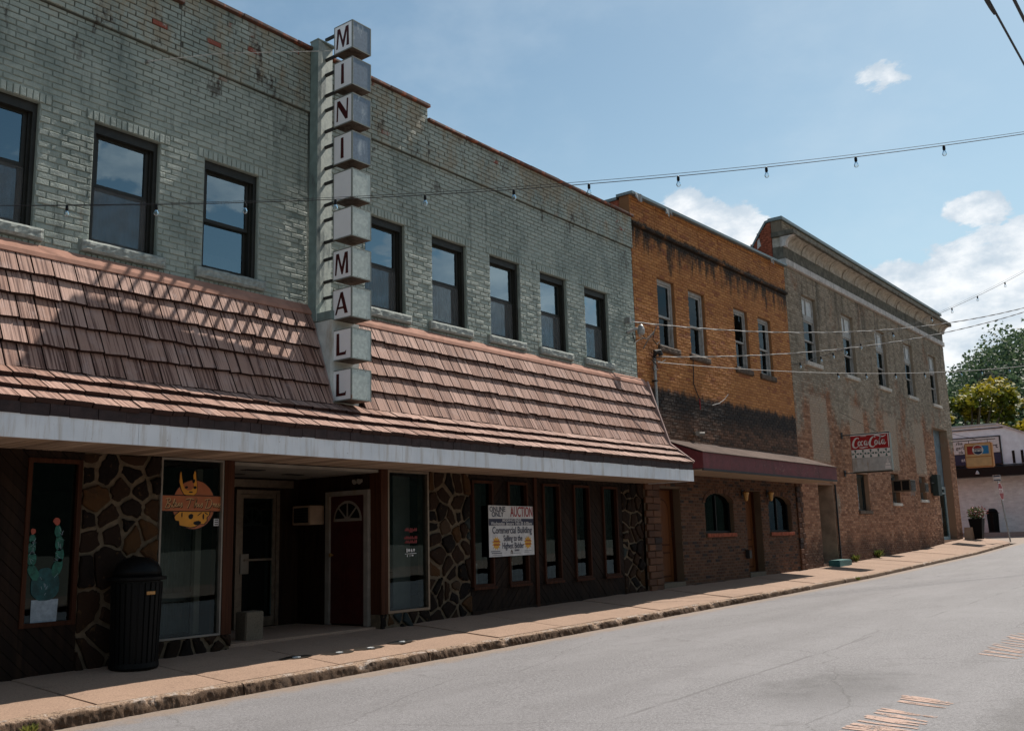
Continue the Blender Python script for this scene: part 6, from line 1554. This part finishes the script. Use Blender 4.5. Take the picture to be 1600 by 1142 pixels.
# ------------------------------------------------------------------ hills and trees
def ang(x_, y_): return math.degrees(math.atan2(y_+10, x_))
def hill_h(x_, y_):
    d_ = math.hypot(x_, y_+10); a = ang(x_, y_)
    if d_ < 75: return -4
    prof = 0
    # ridge height as an angle above the town, by bearing
    pts = [(-180, 9), (-150, 12), (-110, 14.5), (-62, 13.5), (-42, 10.6), (-32, 8.6), (-15, 9), (4, 10.4), (9, 9.8), (11, 9.6), (13, 8.8), (16, 7.4), (25, 4.5), (60, 6), (120, 7), (180, 9)]
    prof = ip(a, [p[0] for p in pts], [p[1] for p in pts])
    peak = 200*math.tan(R(prof))-4
    f_ = max(0, min(1, (d_-85)/115)); f_ = f_*f_*(3-2*f_)
    return -4+peak*f_+(mnoise.noise((x_*.03, y_*.03, 0))*7+mnoise.noise((x_*.11, y_*.11, 3))*3.0)*min(1, f_*1.5)
mb = MB(); na, nr = 220, 22; vs = []
for j in range(nr+1):
    d_ = 75+ (j/nr)**1.15*200
    for i in range(na): a = 2*math.pi*i/na; x_, y_ = d_*math.cos(a), -10+d_*math.sin(a); vs.append((x_, y_, hill_h(x_, y_)))
fs = [(j*na+i, j*na+(i+1) % na, (j+1)*na+(i+1) % na, (j+1)*na+i) for j in range(nr) for i in range(na)]
mb.add(vs, fs); mb.build('hills', 'hill', None, 'structure', True)
rn = random.Random(21); mb = MB()
for _ in range(900):                                  # far wood on the hillside in view
    a = R(rn.uniform(-2, 17)); d_ = rn.uniform(95, 205); x_, y_ = d_*math.cos(a), -10+d_*math.sin(a); z_ = hill_h(x_, y_); s_ = rn.uniform(1.8, 3.4); tone = rn.random()*.75
    for q in range(105):
        p = Vector((rn.gauss(0, 1), rn.gauss(0, 1), rn.gauss(0, 1))).normalized()*rn.uniform(.62, 1.0)
        c_ = Vector((x_, y_, z_+s_*.8))+Vector((p.x*s_, p.y*s_, p.z*s_*1.25)); u_ = Vector((rn.gauss(0, 1), rn.gauss(0, 1), rn.gauss(0, .7))).normalized(); v_ = u_.cross(Vector((rn.gauss(0, 1), rn.gauss(0, 1), rn.gauss(0, 1)))).normalized(); k = rn.uniform(.16, .40)
        mb.add([c_-u_*k, c_+v_*k*.7, c_+u_*k, c_-v_*k*.7], [(0, 1, 2, 3)], min(1, tone+rn.random()*.3))
o = mb.build('forest', 'leaf_far', None, 'stuff'); o['label'] = 'green wooded hillside rising behind the white building'; o['category'] = 'forest'
def tree(x_, y_, z0, h, rad, lm, label, seed, n=5200, leaf=.24, lobes=26):
    rn = random.Random(seed); o = thing('tree', (x_, y_, z0), label, 'tree', 'trees behind the white building')
    mb = MB(); mb.tube([(x_, y_, z0), (x_+.1, y_, z0+h*.3), (x_, y_+.1, z0+h*.62)], [rad*.075, rad*.055, rad*.03], 8)
    L_ = []
    for k in range(lobes):
        a = rn.uniform(0, 6.28); e = rn.uniform(.32, .93); rr = rad*math.sqrt(rn.random())*(.95-.55*max(0, e-.45)); L_.append((x_+rr*math.cos(a), y_+rr*math.sin(a), z0+h*e, rad*rn.uniform(.15, .31)))
        mb.tube([(x_, y_, z0+h*rn.uniform(.25, .5)), ((x_+L_[-1][0])/2, (y_+L_[-1][1])/2, z0+h*(e*.5+.18)), L_[-1][:3]], [rad*.028, rad*.02, rad*.008], 5)
    B(mb, 'trunk', 'bark', o); mb = MB()
    for (cx_, cy_, cz_, r_) in L_: 
        for q in range(n//lobes):
            p = Vector((rn.gauss(0, 1), rn.gauss(0, 1), rn.gauss(0, 1))).normalized()*r_*(rn.random()**.4)*rn.uniform(.8, 1.15); c_ = Vector((cx_, cy_, cz_))+Vector((p.x, p.y, p.z*.72))
            u_ = Vector((rn.gauss(0, 1), rn.gauss(0, 1), rn.gauss(0, .5))).normalized(); v_ = u_.cross(Vector((rn.gauss(0, .5), rn.gauss(0, .5), 1))).normalized(); k = leaf*rn.uniform(.55, 1.2)
            mb.add([c_-u_*k, c_+v_*k*.62, c_+u_*k, c_-v_*k*.62], [(0, 1, 2, 3)], min(1, max(0, .5+p.z/r_*.4+rn.uniform(-.2, .2))))
    B(mb, 'crown', lm, o)
tree(72, 5.8, -1, 11.4, 4.4, 'leaf_yellow', 'golden-green leafy tree directly behind the white building roof', 1, 11000, .21, 44)
tree(73, -.6, -1, 10.6, 4.3, 'leaf_yellow', 'golden-green leafy tree behind the sloping end of the white building', 2, 11000, .21, 44)
tree(78, 11.5, -1, 11.0, 4.6, 'leaf_green', 'dark green tree next to the tan building corner', 3, 4200, .28)
tree(88, -4.0, 0, 11.5, 5.0, 'leaf_green', 'dark green tree beyond the golden ones at the hill foot', 4, 4200, .3)
tree(66.9, 1.5, -1, 5.6, 2.6, 'leaf_green', 'low dark bushy tree just above the white parapet', 6, 3000, .2)
